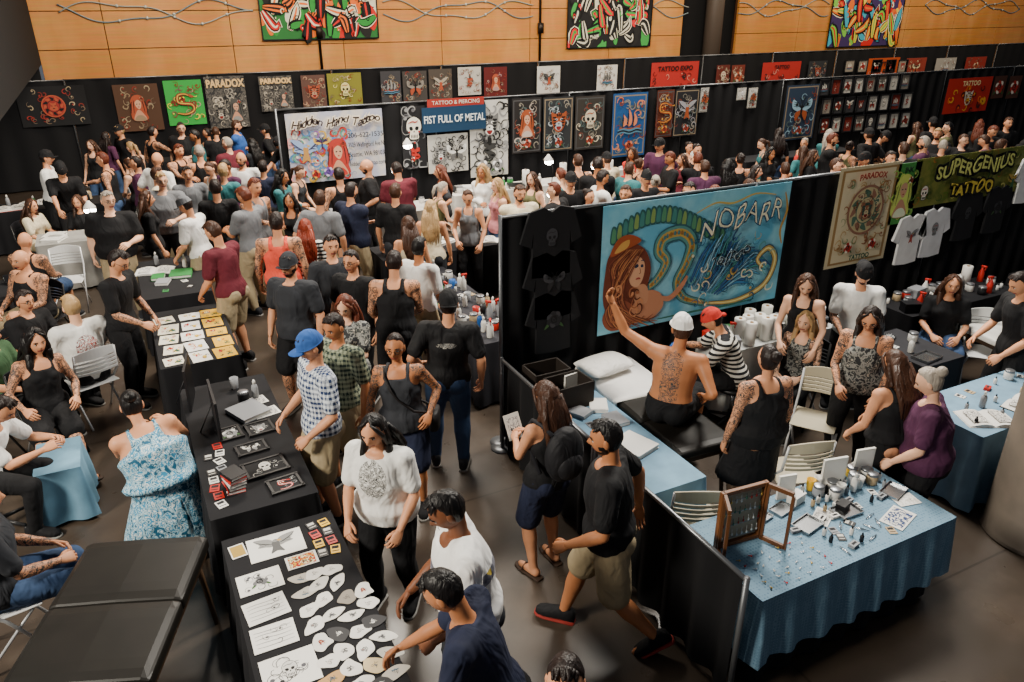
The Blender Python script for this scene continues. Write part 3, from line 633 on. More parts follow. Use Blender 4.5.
    if k=='lady': return [('blob',q([(-.5,-.9),(-.62,-.3),(-.5,.1),(-.55,.5),(-.3,.9),(.1,.98),(.45,.75),(.5,.3),(.62,0),(.5,-.4),(.55,-.9)]),c3),('blob',q([(-.22,.45),(0,.6),(.2,.45),(.2,.15),(.05,-.1),(-.12,.0),(-.22,.2)]),'#c99a7c'),('blob',q([(-.45,-.95),(-.25,-.35),(-.05,-.15),(.2,-.35),(.45,-.95)]),'#c08c70'),('blob',q([(-.4,-.95),(-.2,-.6),(.2,-.6),(.4,-.95)]),c1),('line',q([(-.15,.28),(-.05,.3)]),.02,c2),('line',q([(.05,.3),(.15,.28)]),.02,c2),('line',q([(-.05,.07),(.05,.07)]),.02,'#a02020')]+[('line',q([(-.45+.15*j,.8-.1*abs(j-3)),(-.5+.17*j,.3),(-.6+.2*j,-.4)]),.015,c2) for j in (0,1,5,6)]+motif('rose',cx+.3*s/a,cy+.7*s,s*.2,a,c1,c2,'#8e3020')
    return []
def banner(xl,yt,xr,yb,Y,name,label,cat_,bg,els=(),texts=(),frame=None,group=None,dy=.06):
    ym=(yt+yb)/2;xm=(xl+xr)/2; X0,_=onY(xl,ym,Y-dy);X1,_=onY(xr,ym,Y-dy);_,Z1=onY(xm,yt,Y-dy);_,Z0=onY(xm,yb,Y-dy)
    W=X1-X0;H=Z1-Z0; n=12 if W>1 else 4; a=W/H
    bgm=bg if not isinstance(bg,str) else mat(bg,.8)
    m=M(); rows=[[V((i/n-.5)*W,t,z*H) for i in range(n+1)] for z,t in ((-.5,.004),(-.5,0),(.5,0),(.5,.004))]
    m.loft(rows,cap=False,close=False); 
    o=TL(name,m.mesh(name,[bgm],False),label,cat_,((X0+X1)/2,Y-dy,(Z0+Z1)/2),group=group)
    E=[]
    for e in els:
        if e[0]=='m': E+=motif(e[1],*e[2:5],a,*e[5:])
        elif e[0]=='c': E+=curls(e[1],e[2],e[3],a,*e[4:])
        else: E.append(e)
    yo=-.006
    if E: CHD(o,'artwork',artmesh(E,W,H)); yo=-.004-min(.0007*len(E),.035)-.003
    for t in texts:
        s,u,v,sz,c=t[:5]; kw=t[6] if len(t)>6 else {}; lines=[(c,t[5] if len(t)>5 else 0)]
        if 'out' in kw: lines=[(kw['out'],(t[5] if len(t)>5 else 0)+kw.get('ow',.012)),(c,t[5])]
        f=None
        for cc,bo in lines:
            me=txtmesh(s,sz*H,mat(cc,.7),bo,kw.get('shear',0)); yo-=.003
            ww=np.array([x.co.x for x in me.vertices]); 
            if f is None: wd=ww.max()-ww.min(); f=min(1,2*min(u,1-u)*W*.95/wd)*kw.get('sq',1); wd*=f
            arc=kw.get('arc',0); rot=kw.get('rot',0); wob=kw.get('wob',0)
            for x in me.vertices:
                xx=x.co.x*f; tt=xx/wd; zz=x.co.z*(1+wob*2.5*math.cos(tt*22))+arc*H*(1-(2*tt)**2)+rot*xx+wob*H*math.sin(tt*19)
                x.co.x=xx+(u-.5)*W; x.co.z=zz+(v-.5)*H; x.co.y+=yo
            CHD(o,'lettering',me)
    if frame:
        m=M(); t=.03
        for c,s in (((0,-.008,H/2),(W+t,.03,t)),((0,-.008,-H/2),(W+t,.03,t)),((W/2,-.008,0),(t,.03,H)),((-W/2,-.008,0),(t,.03,H))): m.box(c,s)
        CHD(o,'frame',m.mesh('frame',[mat(frame,.5)],False))
    return o,W,H
# ================= ROOM =================
Y1,Y2,Y3=5.95,14.2,20.8
m,nt,b=newmat('floor_concrete',.42,0,.5)
tc=nt.nodes.new('ShaderNodeTexCoord'); n1=nt.nodes.new('ShaderNodeTexNoise'); n1.inputs['Scale'].default_value=.8; n1.inputs['Detail'].default_value=9; n1.inputs['Roughness'].default_value=.65
r1=ramp(nt,['#2a231e','#3b322a','#50453b'],False,.3,.72); br=nt.nodes.new('ShaderNodeTexBrick'); br.inputs['Scale'].default_value=1; br.inputs['Brick Width'].default_value=3.4; br.inputs['Row Height'].default_value=2.6; br.inputs['Mortar Size'].default_value=.010; br.offset=0
br.inputs['Color2'].default_value=br.inputs['Color1'].default_value=(1,1,1,1); br.inputs['Mortar'].default_value=(.5,.47,.44,1)
mx=nt.nodes.new('ShaderNodeMix'); mx.data_type='RGBA'; mx.blend_type='MULTIPLY'; mx.inputs[0].default_value=1
nt.links.new(tc.outputs['Object'],n1.inputs['Vector']); nt.links.new(tc.outputs['Object'],br.inputs['Vector']); nt.links.new(n1.outputs['Fac'],r1.inputs['Fac']); nt.links.new(r1.outputs['Color'],mx.inputs[6]); nt.links.new(br.outputs['Color'],mx.inputs[7]); nt.links.new(mx.outputs[2],b.inputs['Base Color'])
n2=nt.nodes.new('ShaderNodeTexNoise'); n2.inputs['Scale'].default_value=3; n2.inputs['Detail'].default_value=6; mr=nt.nodes.new('ShaderNodeMapRange'); mr.inputs[3].default_value=.2; mr.inputs[4].default_value=.42
nt.links.new(tc.outputs['Object'],n2.inputs['Vector']); nt.links.new(n2.outputs['Fac'],mr.inputs[0]); nt.links.new(mr.outputs[0],b.inputs['Roughness'])
q=M(); q.box((14,10,-.05),(52,30,.1)); TL('floor',q.mesh('floor',[m],False),'dark polished concrete floor with joints','floor',kind='structure')
wm,nt,b=newmat('wall_wood',.45,0,.35)
tc=nt.nodes.new('ShaderNodeTexCoord'); mp=nt.nodes.new('ShaderNodeMapping'); mp.inputs['Scale'].default_value=(1,1,.35); n1=nt.nodes.new('ShaderNodeTexNoise'); n1.inputs['Scale'].default_value=1.2; n1.inputs['Detail'].default_value=6
r1=ramp(nt,['#a8692c','#bb7d3c','#c98f50'],False,.25,.75); nt.links.new(tc.outputs['Object'],mp.inputs['Vector']); nt.links.new(mp.outputs['Vector'],n1.inputs['Vector']); nt.links.new(n1.outputs['Fac'],r1.inputs['Fac'])
n3=nt.nodes.new('ShaderNodeTexNoise'); n3.inputs['Scale'].default_value=14; n3.inputs['Detail'].default_value=4; mp3=nt.nodes.new('ShaderNodeMapping'); mp3.inputs['Scale'].default_value=(.08,1,1.6); mx3=nt.nodes.new('ShaderNodeMix'); mx3.data_type='RGBA'; mx3.blend_type='OVERLAY'; mx3.inputs[0].default_value=.28
nt.links.new(tc.outputs['Object'],mp3.inputs['Vector']); nt.links.new(mp3.outputs['Vector'],n3.inputs['Vector']); nt.links.new(r1.outputs['Color'],mx3.inputs[6]); nt.links.new(n3.outputs['Color'],mx3.inputs[7]); nt.links.new(mx3.outputs[2],b.inputs['Base Color'])
for nm,xa,xb in (('wall_back',-1.3,17.6),('wall_back.001',20.0,38)):
    q=M(); z=.45
    for j in range(8):
        hh=.85; wv=2.9; x=xa-(1.4 if xa<0 else 0)
        while x<xb-.01:
            x2=min(xb,x+wv); xs=max(x,xa); q.box(((xs+x2)/2,22.1,z+hh/2),(x2-xs-.02,.1,hh-.02)); x=x2
        z+=hh
    q.box(((xa+xb)/2,22.2,z/2),(xb-xa,.1,z),1)
    TL(nm,q.mesh(nm,[wm,mat('#4a2a12',.8)],False),'honey wood panelled hall wall with thin grooves','wall',kind='structure')
q=M(); q.box((18.8,22.4,3.8),(2.6,.1,7.6)); TL('wall_recess',q.mesh('wall_recess',[mat('#0b0b0d',.9)],False),'dark recess between wood panelled walls','wall',kind='structure')
q=M(); q.tube([(18.9,22.0,0),(18.9,22.0,7.6)],.3,24); TL('trim_1',q.mesh('trim_1',[mat('#4a4038',.5)]),'dark round structural column','column',kind='structure')
q=M(); q.box((-1.35,15.2,5.2),(.12,13.8,5.0)); TL('wall_left',q.mesh('wall_left',[mat('#040405',1.0)],False),'black draped upper side wall','wall',kind='structure')
q=M(); q.box((-6.2,20.98,3.6),(9.8,.1,7.2)); TL('wall_far',q.mesh('wall_far',[mat('#08080a',.9)],False),'black far corner wall','wall',kind='structure')
for i,x in enumerate((320,541)):
    X,_=onY(x,40,21.95); q=M(); q.tube([(X,22.02,2),(X,22.02,7.5)],.04,8); q.box((X,21.98,3.3),(.16,.1,.3)); TL('wall_conduit',q.mesh('wall_conduit',[mat('#2b2420',.4,.5)]),'dark vertical conduit with small fixture on wood wall','conduit')
for xs,xe,ph in ((60,255,0),(385,535,1.3),(655,690,.5),(740,830,2.2),(925,1020,.4)):
    Xa,_=onY(xs,20,21.9);Xb,_=onY(xe,20,21.9); LL=Xb-Xa
    for j in range(2):
        zf=lambda x: 3.82+.22*math.sin(x*1.5+ph+j*2.6)+.07*math.sin(x*3.7+j*2)
        pts=[(Xa+LL*i/60,22.03,zf(LL*i/60)) for i in range(61)]
        q=M(); q.tube(pts,.017,6); o=TL('wire_sculpture',q.mesh('wire_sculpture',[mat(('#8f938c','#6f7f84')[j],.45,.2)]),'smooth curving grey wire decoration on wood wall','wire decoration',group='twisted wires on the wood wall')
        for i in range(2,int(LL*1.6)):
            x=i/1.6; q=M(); q.ell((Xa+x,22.02,zf(x)),(.04,.03,.04),8,6); CHD(o,'bead',q.mesh('bead',[mat('#a8aaa2',.4,.2)]))
q=M(); q.lathe((6.25,2.62,0),[(.40,0),(.40,.02),(.385,.03),(.385,7.5)],40)
cm=noisemat('concrete_column',['#3a332c','#4a4239','#554b41'],2.5,const=False,detail=8,rough=.6); TL('trim_2',q.mesh('trim_2',[cm]),'round grey concrete column','column',kind='structure')
# ================= PARTITIONS =================
dwall(2.9,11.9,Y1,2.35)
drape((2.86,5.85),(2.84,4.2),1.0,'low black drape rail beside the aisle'); drape((2.84,4.16),(2.82,2.5),1.0,'low black drape rail beside the aisle')
dwall(2.55,26.5,Y2,2.35,step=.05)
dwall(-7,36,Y3,2.45,step=.08)
# ================= TABLES =================
BL='#101014'; bk='table covered with black cloth to the floor'
damask=noisemat('blue_damask',['#62839a','#557890','#6f90a6'],42,voro=True,lo=.25,hi=.5)
ctable(.12,.86,2.45,4.58,BL,'black cloth table covered with tattoo drawings')
ctable(.08,.84,4.85,7.05,BL,'black cloth table with merchandise and frames')
ctable(-.05,.72,7.6,9.25,BL,'black cloth table with colourful flash sheets')
ctable(-.1,.7,9.75,11.4,BL,bk)
ctable(3.0,3.55,3.7,5.75,'#6f93ab','long table with light blue cloth')
ctable(2.98,4.8,2.5,3.28,'#5f88a8','table with blue damask tablecloth over black skirt',drop=.5,tex=damask,under=BL)
ctable(5.2,6.8,5.35,5.8,'#b9bbb8','supply table with pale cloth against drape')
ctable(6.0,7.9,3.1,3.8,'#6f90a8','table with light blue cloth beside column')
ctable(7.8,9.8,5.15,5.7,BL,bk); ctable(6.75,7.35,4.2,5.0,'#2c2c30','dark cloth table in booth')
ctable(3.0,3.65,6.7,9.3,'#24242a','dark cloth table crowded with supplies')
ctable(2.9,4.9,12.3,13.0,'#b8b5ae','pale cloth table with portfolios'); ctable(5.4,8.2,13.0,13.6,'#c4c1b9','pale cloth table under banners')
ctable(8.8,11.5,12.9,13.5,BL,bk); ctable(3.0,5.2,9.9,10.6,BL,bk); ctable(6.5,9,8.6,9.3,BL,bk); ctable(10,13,9.3,10,BL,bk); ctable(12.5,16,13,13.6,BL,bk); ctable(10.3,12.2,5.0,5.6,BL,bk)
ctable(-2.6,.4,15.4,16.1,BL,bk);ctable(-1.4,-.3,12.9,13.6,'#8f8d88','pale cloth table with paper rolls');ctable(-2.6,-1.6,10.5,11.4,BL,bk);ctable(1.6,4.4,18.6,19.2,BL,bk);ctable(-.6,1.2,19,19.6,BL,bk);ctable(6,9,18.5,19.1,'#8a3428','red cloth table under banners')
ctable(-1.14,-.80,6.45,7.0,'#6b94ac','small stand draped with light blue cloth',h=.52,drop=.49)
bench(-.66,4.02,rad(-21),W=.80,pad=.10,z=.72); bench(3.98,4.98,rad(-3),1.75,.62)
bench(8.9,4.45,rad(80),1.4,.6,col='#d6d3cc',label='massage table covered with white paper')
def pillow(x,y,z,th,label,s=(.27,.19,.08),col='#e4e2dd'):
    q=M(); q.loft([q.ering(V(0,t*s[1],0),V(1,0,0),V(0,0,1),s[0]*(1-.12*abs(t)**3),s[2]*math.sqrt(max(.02,1-t*t)),18,.8) for t in (-1,-.9,-.6,-.3,0,.3,.6,.9,1)])
    return TL('pillow',q.mesh('pillow',[mat(col,.8,var=.05,bm='cloth')]),label,'pillow',(x,y,z),th)
pillow(3.9,5.66,.785,rad(8),'white pillow at head of black bench')
q=M(); rs=[]
for i in range(15):
    t=i/14; yy=-.40+.80*t; w=.012*math.sin(t*17); rs.append([V(-.32+w,yy,-.16-.02*math.sin(t*9)),V(-.318,yy,.0),V(-.15,yy,.006+.004*math.sin(t*23)),V(.15,yy,.006+.004*math.cos(t*19)),V(.318,yy,.0),V(.32+w,yy,-.12+.02*math.sin(t*11)),V(.312+w,yy,-.12),V(.31,yy,-.008),V(-.31,yy,-.008),V(-.312+w,yy,-.16)])
q.loft(rs); TL('sheet',q.mesh('sheet',[mat('#e0deda',.9,var=.05)]),'white sheet draped over black massage table','sheet',(3.99,5.45,.706),rad(-3))
# ================= ITEMS =================
def item(kind,col='#888888'):
    key=(kind,col)
    if key in PF: return PF[key],True
    c=mat(col,.45); names={'#d8d6d0':'white','#b3261e':'red','#1d4f8f':'blue','#e0b020':'yellow','#2e7a3e':'green','#151518':'black','#7a3c8a':'purple','#d0722a':'orange','#8a8c90':'grey','#6b4a2c':'brown','#b09a78':'tan'}; w=names.get(col,'coloured')
    q=M(); kids=[]; sm=True
    if kind=='bottle':
        q.lathe((0,0,0),[(.026,0),(.03,.006),(.03,.10),(.024,.125),(.012,.135),(.012,.145)],12); k=M(); k.lathe((0,0,.14),[(.014,0),(.014,.025),(.006,.04)],10); kids=[('cap',k,mat('#d8d6d0',.4))]; lab=f'{w} plastic squeeze bottle with cap';ct='bottle'
    elif kind=='ink':
        q.lathe((0,0,0),[(.016,0),(.018,.004),(.018,.055),(.01,.065)],10); k=M(); k.lathe((0,0,.06),[(.009,0),(.008,.018),(.003,.03)],8); kids=[('cap',k,mat('#151518',.4))]; lab=f'small {w} ink bottle with cap';ct='ink bottle'
    elif kind=='jar':
        q.lathe((0,0,0),[(.045,0),(.05,.008),(.05,.075),(.044,.085)],16); k=M(); k.lathe((0,0,.083),[(.048,0),(.048,.02),(.04,.024)],16); kids=[('lid',k,mat('#8a8c90',.3,.7))]; lab=f'squat {w} jar with metal lid';ct='jar'
    elif kind=='roll':
        q.lathe((0,0,0),[(.055,0),(.06,.004),(.06,.25),(.055,.255),(.02,.25)],18); k=M(); k.lathe((0,0,.1),[(.019,0),(.019,.158)],10); kids=[('core',k,mat('#8a6a44',.8))]; lab='paper towel roll standing upright';ct='paper towel roll'; c=mat('#d8d6d0',.8)
    elif kind=='cup':
        q.lathe((0,0,0),[(.028,0),(.03,.004),(.04,.11),(.037,.11),(.027,.01)],14); lab=f'open {w} drinking cup';ct='cup'
    elif kind=='book':
        sm=False; q.box((0,0,.017),(.15,.21,.026)); k=M(); k.box((0,0,.0025),(.156,.216,.005)); k.box((0,0,.0325),(.156,.216,.005)); k.box((-.078,0,.0175),(.004,.216,.034)); kids=[('cover',k,c)]; c=mat('#d8d6d0',.8); lab=f'closed book with {w} cover';ct='book'
    elif kind=='box':
        sm=False; q.box((0,0,.05),(.2,.13,.1)); k=M(); k.box((0,0,.103),(.206,.136,.02)); kids=[('lid',k,c)]; lab=f'{w} cardboard box with lid';ct='box'
    elif kind=='card':
        sm=False; q.box((0,0,.002),(.07,.095,.003)); k=M(); k.box((0,.02,.004),(.05,.03,.001)); k.box((0,-.022,.004),(.05,.008,.001)); kids=[('printing',k,mat('#26262a' if col!='#151518' else '#c9c6be',.8))]; lab=f'small {w} printed card lying flat';ct='card'
    elif kind=='stack':
        sm=False
        for i in range(6): q.box((.002*math.sin(i*5),.002*math.cos(i*3),.003+.005*i),(.09,.055,.004))
        k=M(); k.box((0,0,.0315),(.06,.02,.001)); kids=[('printing',k,mat('#26262a',.8))]; lab=f'neat stack of {w} business cards';ct='card stack'
    elif kind=='tweezers':
        q.tube([(-.07,0,.004),(0,.008,.006),(.07,.002,.004)],[.002,.004,.002],6); q.tube([(-.07,0,.004),(0,-.008,.006),(.07,-.002,.004)],[.002,.004,.002],6); c=mat('#a8aaad',.25,.9); lab='steel tweezers lying on the cloth';ct='tweezers'
    elif kind=='tray':
        sm=False; q.box((0,0,.004),(.26,.18,.006)); 
        for a,b_,sx,sy in ((0,.09,.26,.006),(0,-.09,.26,.006),(.13,0,.006,.186),(-.13,0,.006,.186)): q.box((a,b_,.015),(sx,sy,.025))
        c=mat('#9c9ea0',.25,.9); lab='shallow stainless steel tray';ct='tray'
    elif kind=='spray':
        q.lathe((0,0,0),[(.035,0),(.038,.006),(.036,.12),(.015,.17),(.013,.19)],14); k=M(); k.box((0,.015,.205),(.022,.07,.025)); k.box((0,.035,.175),(.01,.012,.045)); kids=[('nozzle',k,mat('#b3261e',.4))]; lab=f'{w} spray bottle with trigger';ct='spray bottle'
    elif kind=='binder':
        sm=False; q.box((0,0,.02),(.25,.30,.03)); k=M(); k.box((0,0,.036),(.27,.31,.004)); k.box((0,0,.003),(.27,.31,.005)); k.box((-.135,0,.02),(.004,.31,.036)); kids=[('cover',k,c)]; c=mat('#d8d6d0',.8); lab=f'{w} portfolio binder lying closed';ct='binder'
    elif kind=='open':
        sm=False; rs=[]
        for i in range(13):
            x=-.24+.48*i/12; u=abs(x)/.24; sv=max(0,math.sin(pi*min(1,u*1.1))); zz=.008+.03*sv**.7*(1-.4*u); rs.append([V(x,-.15,0),V(x,-.15,zz),V(x,.15,zz),V(x,.15,0)])
        q.loft(rs); k=M(); k.box((0,0,.001),(.5,.32,.003)); kids=[('cover',k,c)]; k=M()
        for sx in (-1,1): k.add([(sx*.05,-.11,.0415),(sx*.19,-.11,.034),(sx*.19,.11,.034),(sx*.05,.11,.0415)],[(0,1,2,3)])
        kids.append(('printing',k,ink2)); c=mat('#d8d6d0',.8); lab='open portfolio book with tattoo drawings';ct='open book'
    elif kind=='lamp':
        q.lathe((0,0,0),[(.08,0),(.08,.015),(.015,.02)],16); k=M(); k.tube([(0,0,.01),(0,-.05,.3),(0,.12,.5)],.01,8); k2=M(); k2.lathe((0,.14,.42),[(.09,0),(.085,.03),(.03,.1),(.02,.12)],16); k3=M(); k3.ell((0,.12,.40),(.085,.085,.055))
        kids=[('arm',k,mat('#151518',.4)),('lamp_shade',k2,mat('#d8d6d0',.4)),('bulb',k3,mat('#fff8ea',.4,emit=30))]; lab='small adjustable work lamp switched on';ct='lamp'; c=mat('#151518',.4)
    nm=ct.replace(' ','_'); o=TL(nm,q.mesh(nm,[c],sm),lab,ct)
    for n_,k,mm in kids: CHD(o,n_,k.mesh(n_,[mm],sm))
    PF[key]=o; return o,False
def put(kind,col,x,y,z,th=0,sc=1,group=None):
    o,ex=item(kind,col)
    if ex: return inst(o,(x,y,z),th,sc,group)
    o.location=(x,y,z);o.rotation_euler=(0,0,th);o.scale=(sc,)*3
    if group:o['group']=group
    return o
CO=['#d8d6d0']*6+['#8a8c90']*2+['#151518']*3+['#b09a78','#b3261e','#1d4f8f','#2e7a3e']
def clutter(x0,x1,y0,y1,kinds,gx,gy,group,z=.755,fill=.85,cols=CO,sc=1):
    for i in range(gx):
        for j in range(gy):
            if R.random()>fill: continue
            k=R.choice(kinds); x=x0+(i+.5+R.uniform(-.15,.15))*(x1-x0)/gx; y=y0+(j+.5+R.uniform(-.15,.15))*(y1-y0)/gy
            put(k,R.choice(cols),x,y,z,R.uniform(-.5,.5) if k in('card','book','binder','box','tray','open','stack') else R.uniform(0,6),sc,group)
ink=noisemat('ink_drawing',['#dcd9d2','#dcd9d2','#2a2a2c','#dcd9d2','#e4e2dc'],13,dist=2.2,lo=.40,hi=.58,detail=4)
ink2=noisemat('ink_drawing_b',['#cfcbc2','#77777a','#d8d5ce','#303033','#dcd9d2'],24,dist=1.0,lo=.40,hi=.6)
def sheet(x,y,w,h,th,label,m_,z=.756,name='drawing_sheet',ct='drawing',group=None,draw=None,bg='#e4e2dc'):
    q=M(); q.box((0,0,.001),(w,h,.002)); o=TL(name,q.mesh(name,[mat(bg,.8)],False),label,ct,(x,y,z),th,group=group)
    if draw:
        me=artmesh(draw,w,h)
        for v in me.vertices: zz=v.co.z; v.co.z=.0028-.1*(v.co.y+.004)*.5; v.co.y=zz
        CHD(o,'drawing',me); return o
    q=M(); q.add([(-w*.42,-h*.42,.0026),(w*.42,-h*.42,.0026),(w*.42,h*.42,.0026),(-w*.42,h*.42,.0026)],[(0,1,2,3)]); CHD(o,'printing',q.mesh('printing',[m_],False)); return o
for i,(u,v,w,h) in enumerate(((.44,4.37,.36,.25),(.28,4.06,.27,.2),(.27,3.80,.25,.2),(.27,3.56,.25,.2),(.3,3.27,.3,.26),(.3,2.96,.3,.24),(.3,2.68,.3,.22))):
    a=w/h
    if i==0: dr=motif('eagle',.5,.5,.46,a*.8,'#8a8a88','#1c1c1e','#5a5a5a')
    elif i in(1,4): dr=curls(i,12,['#2a2a2c','#55555a'],a,(.15,.2,.85,.8),.2,.014)+motif('skull' if i==4 else 'rose',.5,.5,.3,a,'#cfcdc8','#1c1c1e','#6a6a6c')
    else: dr=[('line',[(.08,v_),(.3,v_+.03*math.sin(i+v_*9)),(.6,v_-.02),(.92,v_)],.02,'#6b6b6e') for v_ in (.2,.35,.5,.65,.8)]+curls(i,5,['#3a3a3c'],a,(.2,.2,.8,.8),.14,.012)
    sheet(u,v,w,h,rad(R.uniform(-6,6)),'white paper sheet with black ink tattoo drawing',None,group='drawings on the display table',draw=dr)
sheet(.2,4.42,.1,.14,.1,'gold printed card with dark symbol',mat('#a98a3c',.6))
sheet(.56,4.14,.2,.13,.0,'colourful sticker sheet in yellow and red',noisemat('flash_colour',['#d9a521','#b3261e','#e6d9a8','#2c2c2c','#d9651f'],28))
STK=[]
for s in range(12):
    q=M(); n=8+s%3; el_=R.uniform(.65,1.5); rr=[(.042+.026*R.random()) for _ in range(n)]; ring=[V(rr[i]*math.cos(2*pi*i/n)*1.15*el_**.5,rr[i]*math.sin(2*pi*i/n)*1.0/el_**.5,0) for i in range(n)]
    ring=cat(ring,3,True); q.loft([ring,[p+V(0,0,.003) for p in ring]]); cc=['#dcd9d2','#d9d6cf','#cdb890','#c9c6be','#e0ded8','#d2cfc6','#8d857a','#dcd9d2','#b8b2a8','#3a3a3c','#d9d6cf','#b8905c'][s]; STK.append(q.mesh('sticker',[mat(cc,.7)],False))
    dr=[('line',[(.5+.3*math.cos(t),.5+.28*math.sin(t)),(.5+.12*math.cos(t+1),.5+.14*math.sin(t+1)),(.5-.1*math.cos(t),.5+.28*math.cos(t*2))],.04,'#2c2c30' if s!=9 else '#d8d6d0') for t in (s,s+2.1,s+4)]
    dr+=motif(['skull','rose','eagle','dagger','snake','tiger','skull','moth','ship','skull','lady','rose'][s],.5,.5,.27,1,cc if s!=9 else '#d8d6d0','#1c1c20',['#6a6a6c','#8a3a30'][s%5==0]); me=artmesh(dr,.085,.075)
    for v in me.vertices: zz=v.co.z; v.co.z=.0038-.1*(v.co.y+.004)*.5; v.co.y=zz
    STK.append(me)
for j in range(11):
    for i in range(3 if j>8 else 4):
        s=R.choice([0,1,2,3,4,5,6,7,8,9,10,11,0,4,7]); x=.50+i*.108+R.uniform(-.014,.014); y=2.53+j*.142+R.uniform(-.018,.018)+(.04 if i%2 else 0)
        o=TL('sticker',STK[2*s],'irregular cut-out sticker with small ink drawing','sticker',(x,y,.756+.0002*i),R.uniform(-.9,.9)+(pi if R.random()<.3 else 0),group='stickers on the display table'); CHD(o,'drawing',STK[2*s+1])
for i in range(4):
    for j in range(2): put('card',['#151518','#e0b020','#b3261e'][(i+j)%3],.70+j*.085,4.15+i*.105,.756,R.uniform(-.2,.2),.9,'cards on the display table')
clutter(.12,.30,4.95,5.9,['card'],2,8,'cards on the merchandise table',cols=['#d8d6d0','#b3261e','#8a8c90','#151518'])
for i,(x,y,w,h) in enumerate(((.55,5.35,.3,.22),(.5,5.68,.22,.16),(.64,5.05,.22,.18),(.38,6.0,.16,.2),(.62,5.98,.2,.2))):
    o=sheet(x,y,w,h,.1,'framed black and white tattoo print',None,name='framed_print',ct='framed print',z=.765,draw=[('poly',[(0,0),(1,0),(1,1),(0,1)],'#1a1a1c')]+curls(i,6,['#d8d5ce','#8a8a8a'],w/h,(.1,.1,.9,.9),.15)+motif(['skull','moth','snake','rose','tiger'][i],.5,.5,.4,w/h,'#d8d5ce','#101010',['#8a8a8a','#b3261e'][i==2])); q=M()
    for c,s in (((0,h/2,0),(w+.03,.02,.02)),((0,-h/2,0),(w+.03,.02,.02)),((w/2,0,0),(.02,h,.02)),((-w/2,0,0),(.02,h,.02))): q.box(c,s)
    CHD(o,'frame',q.mesh('frame',[mat('#1b1b1d',.4)],False))
for i in range(5): put('book',['#b3261e','#151518','#d8d6d0'][i%3],.3,5.18,.755+.036*i*.8,.1*i,.8,'stack of small books')
for x,y in ((.72,6.25),(.66,6.5)): sheet(x,y,.22,.16,.2,'dark photo print lying flat',ink2)
clutter(.35,.78,6.2,6.95,['bottle','jar','binder','cup'],3,3,'items on the merchandise table',fill=.5,cols=['#151518','#8a8c90','#d8d6d0'])
def easel(x,y,th,w,h,label,mm,fr='#17171a'):
    q=M(); q.box((0,0,h/2),(w,.02,h),rot=None); o=TL('display_board',q.mesh('display_board',[mat(fr,.5)],False),label,'display board',(x,y,.755),th)
    q=M(); q.add([(-w*.44,-.012,h*.06),(w*.44,-.012,h*.06),(w*.44,-.012,h*.94),(-w*.44,-.012,h*.94)],[(0,1,2,3)]); CHD(o,'print',q.mesh('print',[mm],False))
    q=M(); q.tube([(0,.01,h*.7),(0,.14,0)],.006,6); CHD(o,'support',q.mesh('support',[mat(fr,.5)])); return o
easel(.3,6.15,rad(90),.5,.36,'black upright display board on table',mat('#101012',.4)); easel(.16,6.75,rad(80),.4,.4,'black upright display board on table',mat('#101012',.4))
FB=['#d9d3c0','#b3261e','#d8a628','#dedcd6','#1f1f22','#dedcd6','#c2571c','#e0d8b8']
for i in range(15):
    bg=FB[(i*5+i//3)%8]; mo=['tiger','rose','ship','eagle','snake','lady','dagger','skull'][(i*3)%8]
    sheet(.10+.24*(i%3)+R.uniform(-.02,.02),7.74+.3*(i//3),R.choice((.21,.23,.19)),R.choice((.27,.24,.2)),R.uniform(-.15,.15),'tattoo flash sheet with small coloured designs',None,name='flash_sheet',ct='flash sheet',group='flash sheets on the table',bg=bg,draw=curls(i,5,['#b3261e','#d8a628','#26262a'],1,(.15,.15,.85,.85),.1,.03)+motif(mo,.33,.66,.2,1,'#e8d8a0','#1c1c1e','#b3261e')+motif(['rose','skull','moth'][i%3],.68,.34,.2,1,'#e8c040','#1c1c1e','#2f5c4c'))
clutter(0,.6,9.85,11.3,['binder','card','book','bottle','open'],2,5,'items on the far display table',fill=.7)
clutter(3.08,3.5,4.6,5.1,['card','book'],2,2,'portfolios on the blue table',fill=.45,cols=['#d8d6d0','#8a8c90'])
put('binder','#d8d6d0',3.3,4.3,.755,.3); easel(3.3,5.3,rad(10),.16,.22,'small white sign card on table',mat('#d6d3cb',.7),'#c9c6be')
gp='items on the blue damask table'
WB=['#d8d6d0']*4+['#151518','#8a8c90','#b09a78','#8a8c90']
clutter(3.95,4.72,3.02,3.24,['ink','bottle','jar','ink','ink','cup'],11,3,gp,fill=.85,z=.757,sc=.85,cols=WB+['#e0b020'])
clutter(3.6,4.7,2.86,3.02,['card','ink','stack','tray','stack'],9,2,gp,fill=.8,z=.757,sc=.75,cols=WB)
clutter(3.75,4.3,2.56,2.84,['tweezers','card','stack','tweezers','ink','card'],6,3,gp,fill=.75,z=.757,sc=.8,cols=WB+['#b3261e'])
for x in (3.55,3.75): put('tray','#9c9ea0',x,3.12,.757,.2,.6)
leaf=noisemat('leaflet',['#d8d6d0','#2b3f6b','#d8d6d0','#9aa4b8'],26)
sheet(4.42,2.68,.26,.16,.3,'printed leaflet with blue lettering',leaf,z=.758); sheet(4.65,2.80,.18,.13,-.2,'printed white price leaflet sheet',noisemat('leaflet2',['#e0ded8','#c9c6be','#77777a'],40),z=.758); sheet(3.95,2.93,.2,.12,.5,'printed leaflet with dark photo',ink2,z=.758)
put('box','#d8d6d0',3.92,3.15,.757,.2,.6); put('box','#151518',4.15,2.93,.757,.3,.5)
for x,y,w,h in ((4.30,3.17,.2,.25),(4.62,3.17,.16,.24),(3.88,3.22,.14,.2)): easel(x,y,rad(-12),w,h,'small upright folded white sign card',mat('#e0ded8',.7),'#dcdad2')
